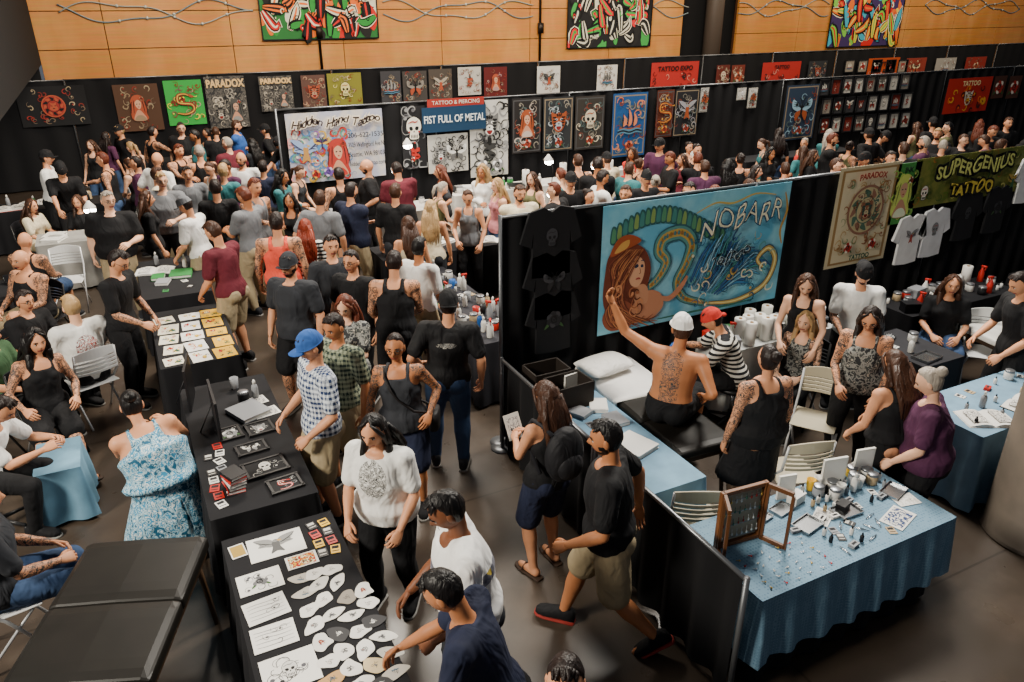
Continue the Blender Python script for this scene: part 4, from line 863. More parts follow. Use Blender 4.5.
def disp(x,y,th):
    o=TL('jewellery_display_case',None,'open wooden frame display case with hanging jewellery','display case',(x,y,.757),th); q=M(); w,h=.34,.42
    for zz in (.0,h): q.box((0,0,zz+.015),(w,.03,.03)); 
    for xx in (-w/2,w/2): q.box((xx,0,h/2+.015),(.03,.035,h+.03))
    CHD(o,'frame',q.mesh('frame',[mat('#6e4527',.5,var=.3)],False),bevel=.004)
    q=M(); q.box((0,.018,h/2+.015),(w-.02,.006,h)); CHD(o,'back_panel',q.mesh('back_panel',[mat('#a39a86',.8)],False))
    for sx in (-1,1):
        q=M(); an=sx*-1.1; B=np.array([[math.cos(an),-math.sin(an),0],[math.sin(an),math.cos(an),0],[0,0,1]])
        for c,s in (((.09,0,.015),(.17,.02,.03)),((.09,0,h+.015),(.17,.02,.03)),((.175,0,h/2),(.02,.02,h)),((.01,0,h/2),(.02,.02,h))): q.box(V(sx*w/2,-.02,0)+B@V(c[0]*sx,0,c[2]),s,rot=B)
        CHD(o,'door',q.mesh('door',[mat('#5d3a20',.5)],False))
    q=M()
    for i in range(4): q.box((0,.0,.06+i*.1),(w-.02,.004,.004))
    CHD(o,'rod',q.mesh('rod',[mat('#8a8c90',.3,.8)],False))
    for i in range(32): 
        q=M(); xx=-.14+.04*(i%8); zz=.09+.09*(i//8); L=R.uniform(.02,.045); q.tube([(xx,-.004,zz+.035),(xx,-.006,zz+.035-L)],.002,5); q.ell((xx,-.008,zz+.028-L),(.008,.004,.012)); CHD(o,'pendant',q.mesh('pendant',[mat(R.choice(['#c9a24a','#b9bcc0','#8f2d24','#e8e6e0','#3a6a5a']),.3,.4)]))
disp(3.22,2.99,rad(-5))
for i in range(36):
    q=M(); a=R.uniform(0,3); q.tube([(0,0,.003),(math.cos(a)*.022,math.sin(a)*.022,.003)],.0024,6); q.ell((0,0,.006),(.007,.007,.006)); TL('body_jewellery',q.mesh('body_jewellery',[mat(R.choice(['#b3261e','#c9a24a','#c9ccd0','#d8d6d0']),.3,.4)]),'small shiny body jewellery piece on blue cloth','jewellery',(3.12+.1*(i%6)+R.uniform(-.03,.03),2.55+.055*(i//6)+R.uniform(-.015,.015),.757),group='loose jewellery on the blue cloth')
clutter(5.25,6.75,5.38,5.76,['bottle','spray','jar','ink','roll','box'],12,3,'supplies on the booth table',fill=.85)
clutter(6.05,7.85,3.15,3.75,['ink','card','jar','ink','bottle','stack','open'],10,3,'items on the light blue table',fill=.75,sc=.9)
clutter(7.85,9.75,5.2,5.66,['bottle','spray','jar','roll','box','ink'],12,3,'supplies along the booth wall',fill=.85); clutter(10.35,12.1,5.05,5.5,['bottle','roll','jar','box'],8,2,'supplies along the end booth wall')
clutter(6.8,7.3,4.25,4.95,['bottle','jar','card','tray'],2,4,'items on the dark booth table',fill=.7)
clutter(3.04,3.6,6.75,9.2,['bottle','jar','ink','spray','cup','card'],5,15,'bottles crowded on the supply table',fill=.85)
clutter(2.95,4.85,12.35,12.95,['open','binder','jar','bottle','card'],6,2,'portfolios on the pale table',sc=1.0); clutter(5.45,8.1,13.05,13.55,['box','bottle','jar','roll','binder'],11,2,'boxes and bottles below the banners',sc=1.2)
clutter(-2.5,.3,15.5,16.0,['binder','box','bottle','roll','open'],7,2,'items on the far booth table',sc=1.1); clutter(-1.3,-.4,13,13.5,['binder','roll','box','open'],3,2,'items on the corner table',sc=1.0)
clutter(3.1,5.1,9.95,10.55,['open','box','bottle'],5,2,'items on the middle booth table',fill=.7); clutter(8.9,11.4,12.95,13.45,['box','bottle','roll'],7,2,'items on the black booth table',sc=1.2)
clutter(6.6,8.9,8.7,9.2,['open','bottle','roll','box'],6,2,'items on the back-to-back booth table'); clutter(10.1,12.9,9.4,9.9,['open','bottle','roll','box'],7,2,'items on the long booth table')
for x,y,z in ((410,147,1.6),(330,128,1.5),(552,163,1.3),(556,196,1.3),(398,172,1.2),(600,168,1.5),(90,212,1.2)):
    X,Y=P(x,y,z); put('lamp','#151518',X,Y,z-.40)
    q=M(); q.tube([(0,0,0),(0,0,z-.40)],.012,8); q.lathe((0,0,0),[(.15,0),(.15,.02),(.02,.03)],14); TL('lamp_stand',q.mesh('lamp_stand',[mat('#151518',.4)]),'black floor stand carrying a work lamp','lamp stand',(X,Y,0))
for i,(x,y) in enumerate(((3.15,5.5),(3.2,5.18))):
    q=M(); 
    for c,s in (((0,.13,.12),(.36,.015,.24)),((0,-.13,.12),(.36,.015,.24)),((.18,0,.12),(.015,.27,.24)),((-.18,0,.12),(.015,.27,.24)),((0,0,.01),(.36,.27,.015))): q.box(c,s)
    TL('crate',q.mesh('crate',[mat('#211a15',.7,var=.2)],False),'dark open wooden crate on table','crate',(x,y,.755),.06*i)
# ================= BANNERS =================
blue=noisemat('banner_sky',['#4794b8','#64aeca','#84c2d4','#549fbe'],1.8,const=False,detail=6)
E=[];gr='#4f8a46'; yl='#b89a4a'; br='#6a3424'; bl='#2a5a90'; dk='#1e2f4a'; cr_='#dcd9bc'
for i in range(22):
    u=.05+.027*i; v=.70+.15*math.sin(i*.17+.25); E.append(('blob',[(u-.010,v-.02),(u-.004,v+.10),(u+.020,v+.085),(u+.022,v-.02)],'#2c5c5c')); E.append(('blob',[(u-.005,v-.01),(u+.001,v+.085),(u+.015,v+.07),(u+.016,v-.01)],('#4f8a66','#7c9a58','#3f7f7a')[i%3]))
body=[(.20,.30),(.28,.36),(.33,.50),(.29,.60),(.31,.70),(.40,.72),(.46,.62),(.44,.46),(.40,.32),(.44,.18),(.56,.10)]
E+=[('line',body,.13,'#2a5560'),('line',body,.105,'#4f8a86'),('line',body,.06,yl),('line',body,.02,'#a8703a')]
bb=cat(body,5)
for i in range(3,len(bb)-4): x,y=bb[i]; E.append(('blob',circ(x,y,.006,.018,6),('#3f7a80','#8e6a36')[i%3==1]))
E+=[('blob',[(.02,.48),(.04,.64),(.12,.71),(.21,.64),(.25,.48),(.23,.3),(.17,.14),(.08,.10),(.02,.25)],br),('blob',[(.02,.16),(.08,.28),(.17,.2),(.20,.07),(.10,.02),(.04,.05)],'#8a4a34'),
 ('blob',[(.17,.20),(.24,.30),(.31,.26),(.33,.14),(.26,.05),(.18,.07)],'#b98060'),('blob',[(.18,.34),(.22,.36),(.245,.3),(.24,.2),(.18,.22)],'#bf8a68'),('line',[(.29,.24),(.36,.20),(.42,.28),(.45,.36)],.05,'#b98060'),
 ('blob',[(.14,.56),(.175,.595),(.212,.54),(.218,.46),(.205,.38),(.18,.345),(.15,.38),(.138,.46)],'#cf9f7c'),('blob',[(.165,.52),(.18,.53),(.186,.51),(.17,.50)],dk),('blob',[(.197,.52),(.208,.52),(.21,.50),(.198,.50)],dk),('line',[(.192,.50),(.198,.46),(.19,.45)],.008,'#8a5a3c'),('line',[(.175,.41),(.188,.415),(.199,.408)],.016,'#9a3a34'),('line',[(.155,.55),(.17,.56),(.184,.55)],.009,dk),('line',[(.195,.55),(.205,.555),(.213,.545)],.009,dk)]
for i in range(34):
    t=i/33; E.append(('line',[(.11+.10*t,.66-.02*t),(.04+.10*t+.012*math.sin(i*2),.54-.08*t),(.09+.03*math.sin(i),.36-.1*t),(.03+.15*t,.20-.08*t),(.06+.20*t,.06),(.10+.22*t,.05+.05*math.sin(i))],.010,('#4e2418','#a06040','#7e4430','#5c2c1c','#c08050')[i%5]))
E+=[('blob',[(.04,.62),(.07,.74),(.13,.77),(.19,.71),(.12,.66)],'#9a4a2a'),('blob',[(.06,.64),(.09,.71),(.13,.73),(.12,.67)],'#c89a50')]+curls(5,14,['#5c2c1c','#a06040','#c98a60'],2.2,(.03,.08,.24,.36),.06,.012)
for r in range(5):
    for i in range(12):
        t=i/11; bx=.46+.045*r+.015*i; by=.26+.05*r-.01*i; ex=.56+.25*t+.03*r; ey=.60-.40*t+.03*r
        E.append(('line',[(bx,by),((bx+ex)/2,(by+ey)/2+.05),(ex,ey)],.034-.004*r,dk)); E.append(('line',[(bx,by),((bx+ex)/2,(by+ey)/2+.05),(ex,ey)],.022-.003*r,(bl,'#3a78a8','#7fb4cc','#4f94b4','#3f8a8a')[(i+r)%5]))
tail=[(.56,.10),(.74,.07),(.90,.16),(.95,.36),(.90,.48),(.84,.40),(.88,.32)]
E+=[('line',tail,.07,'#2f4a5a'),('line',tail,.048,'#b0954a'),('line',tail,.016,'#d8cc90'),('line',[(.955,.93),(.98,.78),(.955,.62),(.975,.5)],.025,'#b08a40'),('line',[(.3,.05),(.5,.05),(.66,.04),(.85,.05)],.02,'#2f6a5e'),('line',[(.46,.86),(.56,.92),(.66,.90),(.78,.95),(.9,.92)],.016,'#c0a85a')]
E+=curls(9,34,['#2f6a8e','#d8d6b8','#1e4f6a','#b0954a','#5a9a9a'],1.7,(.46,.08,.94,.66),.05,.010)
banner(601,195,781,316,Y1,'banner','large light blue painted banner with mermaid and lettering','banner',blue,E,[('NOBARR',.71,.74,.24,cr_,-.004,dict(out='#1c4468',ow=.014,arc=.05,rot=.08,shear=.2,sq=.86,wob=.03)),('Tattoo',.66,.47,.15,'#14202e',.0,dict(shear=.5,rot=.2,out='#b8d4dc',ow=.005,wob=.02))])
banner(833,166,892,262,Y1,'banner','cream vertical banner with red and green circular emblem','banner','#c8bb98',[('poly',[(.05,.03),(.95,.03),(.95,.97),(.05,.97)],'#98784a'),('poly',[(.09,.05),(.91,.05),(.91,.95),(.09,.95)],'#cfc2a0'),('c',3,60,['#a5794a','#7a906a','#b99868','#8e5a3a'],(.14,.14,.86,.86),.05,.011),('m','ring',.5,.56,.25,'#b9ac82','#4c6a58','#8e6450'),('c',11,26,['#7a4a34','#3c5a48','#d0c49c'],(.3,.38,.7,.74),.04,.009),('m','tiger',.5,.56,.12,'#c9b98f','#34483f','#8e5a40'),('m','rose',.3,.2,.07),('m','rose',.7,.2,.07)],[('PARADOX',.5,.89,.08,'#8e2a1e',.003,dict(arc=.015)),('TATTOO',.5,.09,.07,'#24503a',.003)])
banner(886,164,916,223,Y1,'banner','small green banner with pale figure','banner','#3f8a40',[('c',4,24,['#2f6a3a','#8fbf5a','#c7d66a'],(.1,.1,.9,.85),.08,.02),('m','lady',.5,.48,.36,'#dfe8c8','#1b3a22','#c7d66a')],[('INK',.5,.9,.12,'#16301c',.004)])
sg=noisemat('supergenius_bg',['#4c5624','#7a7c38','#5c6a2c','#8e8a44'],5,const=False,detail=6,lo=.3,hi=.7)
banner(914,153,1022,199,Y1,'banner','wide olive green banner with ornate pale outlined lettering','banner',sg,[('c',6,44,['#5f7a2c','#b9b262','#3c5a2a','#a06a2c'],(.04,.06,.96,.94),.12,.022),('m','skull',.10,.28,.2),('m','eagle',.89,.26,.2,'#b99a4a','#1d1d1d','#3c6a4a')],[('SUPERGENIUS',.5,.70,.40,'#d3d67a',.004,dict(out='#10140a',ow=.034,arc=.03,wob=.05)),('TATTOO',.5,.27,.34,'#d8bf4a',.006,dict(out='#14120c',ow=.026,wob=-.04))])
def wshirt(x,y,Y,col,lab,s=1.0,els=None):
    X,Z=onY(x,y,Y-.08); q=M(); out=[(-.24,-.40),(.0,-.42),(.24,-.40),(.225,.1),(.25,-.06),(.38,.0),(.27,.33),(.1,.37),(0,.31),(-.1,.37),(-.27,.33),(-.38,.0),(-.25,-.06),(-.225,.1)]
    f=[V(a*s,-.015,b*s) for a,b in out]; q.loft([f,[p+V(0,.03,0) for p in f]]); o=TL('hanging_t_shirt',q.mesh('hanging_t_shirt',[mat(col,.85,var=.1)],False),lab,'t-shirt',(X,Y-.08,Z))
    if els:
        me=artmesh(motif(els,.5,.55,.3,1,*(('#3c3c40','#131315','#242426') if col<'#8' else ('#8a8a8c','#4a4a4c','#a8443a'))),.45*s,.45*s)
        for vv in me.vertices: vv.co.y-=.015
        CHD(o,'print',me)
for x,y,c,e,l in ((551,240,'#121215','skull',.85),(553,283,'#121215','moth',.85),(553,320,'#121215','rose',.8),(909,238,'#dadada','eagle',.8),(933,231,'#d0d1d4','skull',.8),(966,215,'#18181b','skull',.8),(996,208,'#18181b','rose',.8),(1028,178,'#e0e0e0',None,.8)): wshirt(x,y,Y1,c,('white' if c[1] in 'de' else 'black')+' t-shirt hanging on the black drape',l,e)
hh=noisemat('hidden_bg',['#b9b6c6','#a6a8bc','#c6bfb8','#99a4b8'],2.2,const=False)
banner(288,111,384,180,Y2,'banner','pale painted banner with tattoo shop address lettering','banner',hh,[('c',12,70,['#4f7fb0','#8a5a9a','#c9a23a','#b3342c','#5a9a8a','#d8d0c0','#e0a0a0'],(.02,.06,.62,.74),.08,.022),('m','eagle',.17,.45,.22,'#8fa8d0','#3a3c5a','#b88a4a'),('m','moth',.34,.55,.12,'#d0a84a','#3a2a4a','#4f7fb0'),('m','lady',.50,.34,.28,'#b3342c','#2a1c1c','#a8342c'),('m','rose',.10,.16,.1),('m','rose',.25,.12,.08,'#d8a84a'),('m','rose',.38,.14,.09,'#c8c0e0','#2a2a4a','#6a4a9a'),('c',13,16,['#b0a8b8','#8a94a8'],(.64,.05,.98,.7),.07,.010)],
 [('Hidden Hand Tattoo',.5,.86,.17,'#2a1c1c',.002,dict(shear=.35,out='#e0d4c0',ow=.02,wob=.03)),('206-622-1535',.80,.64,.10,'#1c1c22',.001),('3529 Wallingford Ave N',.80,.50,.10,'#1c1c22',.001),('Seattle, WA 98103',.80,.36,.10,'#1c1c22',.001),('hiddenhandtattoo.com',.80,.22,.09,'#1c1c22',.001)])
banner(402,106,426,168,Y2,'poster','dark poster with pale skull print','poster','#1b1b1e',[('c',1,14,['#5a5a5e','#8a8a8a']),('m','skull',.5,.62,.25),('m','dagger',.5,.25,.2)])
banner(422,106,486,131,Y2,'sign','dark navy sign with bold pale lettering','sign','#123450',[],[('FIST FULL OF METAL',.5,.5,.42,'#dfe6ea',.002)],dy=.12)
banner(427,98,484,106,Y2,'sign','small red sign with pale lettering','sign','#952a22',[],[('TATTOO & PIERCING',.5,.5,.7,'#d8cec0',.0)],dy=.12)
banner(428,134,468,172,Y2,'banner','black and white patterned banner','banner','#bfbdb6',[('c',2,60,['#1a1a1a','#3a3a3c','#8a8a8a'],(.05,.05,.95,.95),.09,.026),('m','tiger',.3,.5,.25,'#d8d8d4','#1a1a1a','#7c7c7c'),('m','moth',.7,.5,.28,'#d8d8d4','#1a1a1a','#5c5c5c')])
banner(470,100,508,176,Y2,'poster','white poster with bold black tattoo artwork','poster','#c4c2bb',[('c',3,50,['#1a1a1a','#3a3a3c','#8a8a8a'],(.08,.05,.92,.95),.08,.02),('m','tiger',.5,.68,.2,'#efede6','#161616','#6a6a6a'),('m','dagger',.5,.35,.22,'#777777','#111111','#333333'),('m','rose',.3,.15,.1,'#ffffff','#222222','#8a8a8a'),('m','rose',.7,.15,.1,'#ffffff','#222222','#8a8a8a')])
WP=[(512,98,541,153,'#221f1f','lady','#b8aaa0'),(543,97,573,151,'#2a2d30','tiger','#a9b2b8'),(575,96,604,149,'#34302c','skull','#cfc4ac'),(612,93,646,156,'#1f4f86','ship','#d9825a'),(656,90,673,137,'#5a2a1c','snake','#d89a3a'),(674,89,698,136,'#1e1e22','eagle','#9a9aa0'),(700,88,708,112,'#c9c6be','rose','#444444'),(784,85,816,139,'#27364a','moth','#8fb2c4'),(737,88,746,100,'#d0cdc4','skull','#ffffff'),(748,88,757,108,'#d0cdc4','rose','#444444')]
for i,(a,b_,c,d,bg,mo,c1) in enumerate(WP): banner(a,b_,c,d,Y2,'poster',f'{"dark" if bg<"#8" else "white"} tattoo art poster with {dict(lady="portrait").get(mo,mo)} motif','poster',bg,[('poly',[(.04,.03),(.96,.03),(.96,.97),(.04,.97)],'#8a7a64' if i%2 else '#4a4a4c'),('poly',[(.07,.05),(.93,.05),(.93,.95),(.07,.95)],bg),('c',i,36,[c1,'#7a3a2a','#8a8478','#4a5a5a'],(.12,.1,.88,.9),.08,.016),('m',mo,.5,.55,.25,c1,'#0f0f10','#9a4a26'),('m','rose',.5,.18,.1,c1,'#0f0f10','#9a3a26')],group='posters on the black drape')
k=0
for r_ in range(3):
    for c_ in range(8):
        x=820+c_*11.5+(r_%2)*2; y=80+r_*19-c_*.8; k+=1
        banner(x,y,x+8.5,y+15,Y2,'framed_print','small framed tattoo print on drape','framed print',R.choice(['#c9c5ba','#8c8478','#3a3a3c','#7a2a20']),[('m',['skull','rose','moth','dagger','tiger','ship','eagle'][(k*5)%7],.5,.5,.36,'#e0dccf','#151515','#8e3226')],frame='#1b1b1d',group='framed prints on the far drape')
for i,x in enumerate((845,858,872,886,898)): banner(x,60,x+9,72,Y3,'framed_print','small framed tattoo print on drape','framed print','#8c8478',[('m',['ship','rose','moth','dagger','tiger'][i],.5,.5,.36)],frame='#1b1b1d',group='framed prints on the far drape')
banner(946,78,989,112,Y2,'banner','red and orange banner with flames','banner','#b3241a',[('c',7,20,['#e0a030','#e86a20','#401008'],(.05,.05,.95,.7),.12,.05),('m','tiger',.5,.42,.28,'#e0a030','#401008','#d8d0c0')],[('TATTOO',.5,.84,.2,'#ecd9a0',.004)])
for x in (993,1008): banner(x,76,x+12,98,Y2,'poster','dark tattoo art poster with rose motif','poster','#4a2c22',[('m','rose',.5,.5,.38)],group='posters on the black drape')
W3=[(18,86,88,126,'#141416','ring','#8a2a24','black banner with circular red emblem'),(116,84,161,131,'#4c3426','lady','#8f7a60','brown tattoo portrait poster'),(166,80,204,125,'#2f9a40','snake','#d8c840','green poster with red snake'),
(302,75,326,108,'#5a4038','tiger','#b08a70','dark animal poster'),(328,73,362,107,'#7c7a2c','skull','#d8cf88','olive poster with skull'),(381,71,401,103,'#3a3a3e','ship','#8a8a8a','grey ship poster'),(403,71,427,104,'#3f3c3a','moth','#8a847c','grey moth poster'),(429,69,452,100,'#49423c','eagle','#a39a8c','grey bird poster'),
(458,67,481,95,'#b8b4ac','dagger','#555555','white dagger poster'),(484,67,507,97,'#5a1c1c','lady','#a08080','dark red portrait poster'),(537,66,560,93,'#c4c2bc','eagle','#444444','white bird poster'),(597,65,617,91,'#cac7c0','ship','#555555','white ship poster'),(716,65,729,88,'#5a241c','skull','#c9b8a0','dark red poster'),(731,65,744,88,'#6a2c20','rose','#c9b8a0','dark red poster'),(808,61,826,82,'#2a2c30','tiger','#a0a0a0','dark tattoo poster'),(905,58,925,78,'#8a3426','moth','#d8c8a0','orange poster'),(935,58,955,76,'#9c9890','ship','#e0e0dc','grey tattoo poster'),(965,57,985,74,'#8a2a20','rose','#d0c0a0','red poster')]
for j,(a,b_,c,d,bg,mo,c1,lb) in enumerate(W3): banner(a,b_,c,d,Y3,'poster',lb+' on black drape','poster',bg,[('c',j,30,[c1,'#6a5a4a','#9a8a70','#7a2a20'],(.08,.08,.92,.92),.08,.018),('m',mo,.5,.5,.28,c1,'#0f0f10','#a04a30')],group='posters along the far drape')
for a,c,d in ((207,247,128),(260,293,111)): banner(a,76,c,d,Y3,'banner','dark grey banner with sketched faces and lettering','banner',noisemat('sketch',['#2b2b2d','#5c5954','#3c3a39','#77736c'],9,dist=1.5),[('c',a,36,['#9a948a','#1c1c1e','#b5ac9c'],(.05,.05,.95,.75),.07,.016),('m','tiger',.3,.3,.18,'#b5ac9c','#1c1c1e','#6a6660'),('m','lady',.7,.35,.22,'#8a8a86','#111111','#4a4a48')],[('PARADOX',.5,.86,.2,'#d8b47c',.01)])
for a,c,t in ((651,698,'TATTOO EXPO'),(762,800,'TATTOO'),(867,898,'TATTOO')): banner(a,62 if a<860 else 58,c,88 if a<700 else 82,Y3,'banner','red banner with black lettering','banner','#a82622' if a<860 else '#b2481c',[('c',a,14,['#5a1010','#c88070','#1a1a1a'],(.05,.05,.95,.6),.12,.04)],[(t,.5,.75,.25,'#1b0f0f',.006)])
def graf(xl,yt,xr,yb,cols,bg,label):
    rr=random.Random(xl); E=[]
    for i in range(60): 
        u,v=rr.random(),rr.random(); s=.03+.05*rr.random(); E.append(('blob',[(u+s*math.cos(a)*.7*rr.uniform(.5,1.4),v+s*math.sin(a)*2*rr.uniform(.5,1.3)) for a in np.arange(6)*pi/3],rr.choice(cols)))
    # interlocking angular bars and arrows, each bar carrying its own outlines
    for i in range(30):
        u=.06+.88*((i*.37)%1); v=.10+.5*rr.random(); L=.05+.07*rr.random(); A=rr.uniform(-1.9,1.9)+(pi/2 if i%2 else 0); dx,dz=L*math.cos(A),L*2.4*math.sin(A)
        kx,kz=u+dx*.5+rr.uniform(-.02,.02),v+dz*.5+rr.uniform(-.06,.06); pts=[(u-dx*.5,v-dz*.5),(kx,kz),(u+dx,v+dz*.8)]
        c1=cols[i%len(cols)]; c2=cols[(i*3+1)%len(cols)]; tip=pts[-1]
        for wd,cc in ((.15,'#efe9d2' if i%3==0 else '#0c0c0c'),(.125,'#0c0c0c'),(.085,c1),(.028,c2)):
            E.append(('line',pts,wd,cc)); s=wd*.22
            if wd>.05: E.append(('poly',[(tip[0]-s*1.1,tip[1]-s*.4),(tip[0]+s*.5,tip[1]+s*2.6),(tip[0]+s*1.1,tip[1]-s*.8)],cc))
    E+=curls(xl,22,cols+['#f0ead0','#0c0c0c'],2.6,(.03,.05,.97,.95),.05,.016)
    banner(xl,yt,xr,yb,22.06,'graffiti_canvas',label,'painting',bg,E,frame='#101010')
graf(258,-40,376,39,['#c8201c','#d8d8c0','#2c8a3a','#1f1f1f','#e06a20'],'#2a6c36','colourful graffiti canvas in red white and green')
graf(568,-30,652,47,['#d8262c','#3c9a46','#d4d0bc','#222222'],'#1c1c1e','graffiti canvas with red and green letters')
graf(832,-25,903,46,['#e06a20','#e8c840','#3aa6c0','#c8201c','#7ac043'],'#3a2a5a','rainbow graffiti canvas with jagged letters')
print('setup',time.time()-T0)
# ================= PEOPLE =================
p=person
p(604,420,1.80,80,'walk','tee black','shorts khaki','short black','tan',fat=1.12,beard=True,hp=.15,shoec='redsole',extra='striding in red-soled sneakers')
_,J,k=p(543,381,1.66,35,'hold','tank black','shorts navy','long brown','light','f',shoe='sandal',shoec='brown',extra='holding a flyer')
bag_src=(_,J,k)
p(370,417,1.70,165,'look','tee white printed','pants black','long black','light','f',fat=1.22,hp=.2,extra='long dark hair, standing')
p(434,495,1.78,105,'look','tee white and grey','pants dark grey','short black','brown',hp=.5,fat=1.18)
p(428,573,1.74,80,'lean1','tee navy','pants black','short black','tan',hp=.5,extra='leaning over the table')
p(566,660,1.7,170,'stand','tee black','pants black','short dark','light')
st_,stJ,stk=p(394,334,1.68,178,'hip','tank dark grey','shorts navy','pony dark','tan','f',fat=1.12,glasses=True,tat=('arms',),extra='with glasses and tattoos')
p(304,333,1.78,125,'stand','tee blue plaid','shorts khaki','short dark','light',hat='cap',cap='blue',hp=.35,fat=1.05,hands=[(-.2,.2,.95),(.2,.24,.98)])
p(330,315,1.74,150,'stand','tee green plaid','shorts khaki','short dark','tan',hp=.3)
p(448,290,1.80,5,'hip','tee black printed','pants denim blue','short dark','light',hat='back',cap='black',fat=1.1,shoec='dark grey',extra='with black cap')
p(394,250,1.80,0,'look','tank black','shorts black','short dark','light',tat=('arms',),fat=1.1,hp=.3)
p(287,253,1.80,165,'stand','tee dark grey','shorts black','short dark','light',hat='cap',cap='dark grey',beard=True,fat=1.12,glasses=True,tat=('legs',))
p(342,297,1.64,170,'hold','tee grey floral','pants black','long auburn','pale','f')
p(350,250,1.76,160,'stand','tee black','pants black','short dark','light',glasses=True)
p(419,237,1.74,-30,'stand','tee white','pants khaki','short black','tan')
p(275,212,1.82,10,'stand','tank coral','shorts dark grey','short dark','light',tat=('arms',),fat=1.1)
p(207,222,1.82,70,'look','tee maroon','shorts khaki','short brown','light',hp=.5,fat=1.05)
p(180,197,1.74,80,'look','tee white','shorts khaki','short dark','light',hat='cap',cap='grey')
p(68,295,1.78,50,'sit','tee white back-printed','pants black','short blond','pale',chair='foldw',fat=1.15)
p(122,251,1.80,-95,'look','tee black','pants black','short dark','light',glasses=True,tat=('arms',),hp=.5)
p(33,330,1.72,-130,'sitside','tank black','shorts black','curly black','light','f',tat=('arms','legs'),chair='foldb',shoe='sandal',shoec='brown',fat=1.1)
p(128,390,1.78,30,'sitlean','dress blue and white tie-dye','none','bun black','light','f',fat=1.4,chair='stool',hp=.3,long_skirt=True,side=-.2)
p(-22,482,1.74,-55,'sit','tee dark grey','pants denim blue','short dark','light',tat=('arms',),chair='foldw',fat=1.05)
p(8,398,1.7,-80,'sitlean','tee white','pants black','short dark','light',chair='stool')
p(22,290,1.72,-110,'sit','tee black','pants black','short dark','light',glasses=True,chair='foldb')
p(-14,322,1.7,-90,'sit','tee green','pants black','short brown','light',chair='foldb')
p(683,314,1.84,-25,'situp','none','shorts black','short brown','tan',hat='cap',cap='white',tat=('back',),shoec='dark grey',fat=1.12)
p(708,309,1.74,80,'sitlean','tee black and white striped','pants black','short dark','light',hat='bandana',cap='red',glove='#2b62a8',chair='stool',tat=('arms',),hp=.3)
p(807,311,1.62,140,'sit','tank grey floral','pants black','long blond','pale','f',tat=('arms',),chair='foldb')
p(808,276,1.66,150,'look','tank black','pants black','long brown','pale','f',hyaw=.2)
p(867,265,1.70,165,'look','tee white','pants black','short dark','light',hat='back',cap='black',beard=True,tat=('arms',))
p(872,309,1.70,150,'look','tank grey floral','pants black','long dark','light','f',tat=('arms',),glasses=True,fat=1.15)
p(770,345,1.68,15,'stand','tank black','skirt black','bun dark','light','f',fat=1.28,tat=('arms',))
p(893,350,1.64,20,'look','dress black','none','long brown','light','f',fat=1.15)
p(925,368,1.64,60,'look','tee purple','pants black','bun grey','pale','f',fat=1.25)
p(1018,273,1.75,90,'look','tee black','pants black','short dark','light')
p(395,183,1.80,-10,'stand','tee black','pants dark grey','short brown','light',fat=1.1)
p(319,190,1.78,0,'hip','tee grey','shorts khaki','short brown','light',fat=1.1)
p(304,219,1.64,10,'stand','tee black and white striped','pants black','long red','pale','f')
p(467,191,1.68,175,'look','tank grey','pants black','pony brown','light','f')
p(497,178,1.66,120,'stand','tank pink','pants denim blue','long blond','pale','f')
p(430,200,1.66,0,'stand','tank cream','pants dark grey','long blond','light','f')
p(408,216,1.66,20,'stand','tank cream','shorts black','long brown','light','f')
p(145,191,1.66,-60,'stand','tee black','pants black','long brown','light','f')
p(214,179,1.80,20,'stand','tee black','pants dark grey','short dark','light')
p(262,160,1.7,0,'stand','tee navy','shorts black','short dark','light')
p(289,193,1.64,180,'stand','tank black','pants black','long black','tan','f')
bo,J,k=bag_src
q=M(); c=(J['sp'](.28)-J['cf']*.2)*k
q.ell(c,(.16,.10,.22),16,12); q.ell(c+V(0,-.07,-.06),(.11,.06,.11),12,8)
o=TL('backpack',q.mesh('backpack',[mat('#16161a',.7,var=.2,bm='cloth')]),'black backpack worn on the back','backpack',tuple(bo.location),bo.rotation_euler[2])
for sx in (-1,1):
    q=M(); S0=J['sp'](.46)*k; q.tube([c+V(sx*.09,.02,.17),S0+V(sx*.11,-.06,.04),S0+V(sx*.11,.04,.035),J['sp'](.34)*k+V(sx*.115,.14,0),c+V(sx*.15,.08,-.15)],.016,6); CHD(o,'shoulder_strap',q.mesh('shoulder_strap',[mat('#1b1b20',.7)]))
# cross-body bag
sp=stJ['sp']; cf,cr=stJ['cf'],stJ['cr']; kk=stk
q=M(); c=(sp(-.02)-cr*.27)*kk; q.loft([q.ering(c+V(0,0,z),V(0,1,0),V(1,0,0),.11*w,.045*w,14,.7) for z,w in ((-.10,.7),(-.09,.95),(.0,1),(.06,.95),(.075,.7))])
o=TL('shoulder_bag',q.mesh('shoulder_bag',[mat('#1a1718',.6,var=.2)]),'small black cross-body bag with long strap','bag',tuple(st_.location),st_.rotation_euler[2])
q=M(); q.tube([c+V(0,.05,.06),(sp(.12)+cf*.15-cr*.12)*kk,(sp(.24)+cf*.165)*kk,(sp(.34)+cf*.185+cr*.05)*kk,(sp(.43)+cf*.125+cr*.10)*kk,(sp(.485)+cf*.02+cr*.115)*kk,(sp(.44)-cf*.11+cr*.08)*kk,(sp(.25)-cf*.14)*kk,(sp(.08)-cf*.14-cr*.12)*kk,c+V(0,-.05,.06)],.012,6); CHD(o,'strap',q.mesh('strap',[mat('#1a1718',.6)]))
bo,J,k=bag_src
q=M(); c=(J['wr'][0]+J['wr'][1])/2*k+V(0,.12,.02); q.box((0,0,0),(.14,.004,.2)); o=TL('flyer',q.mesh('flyer',[mat('#c9c6be',.8)],False),'white flyer held in hand','flyer',(0,0,0)); 
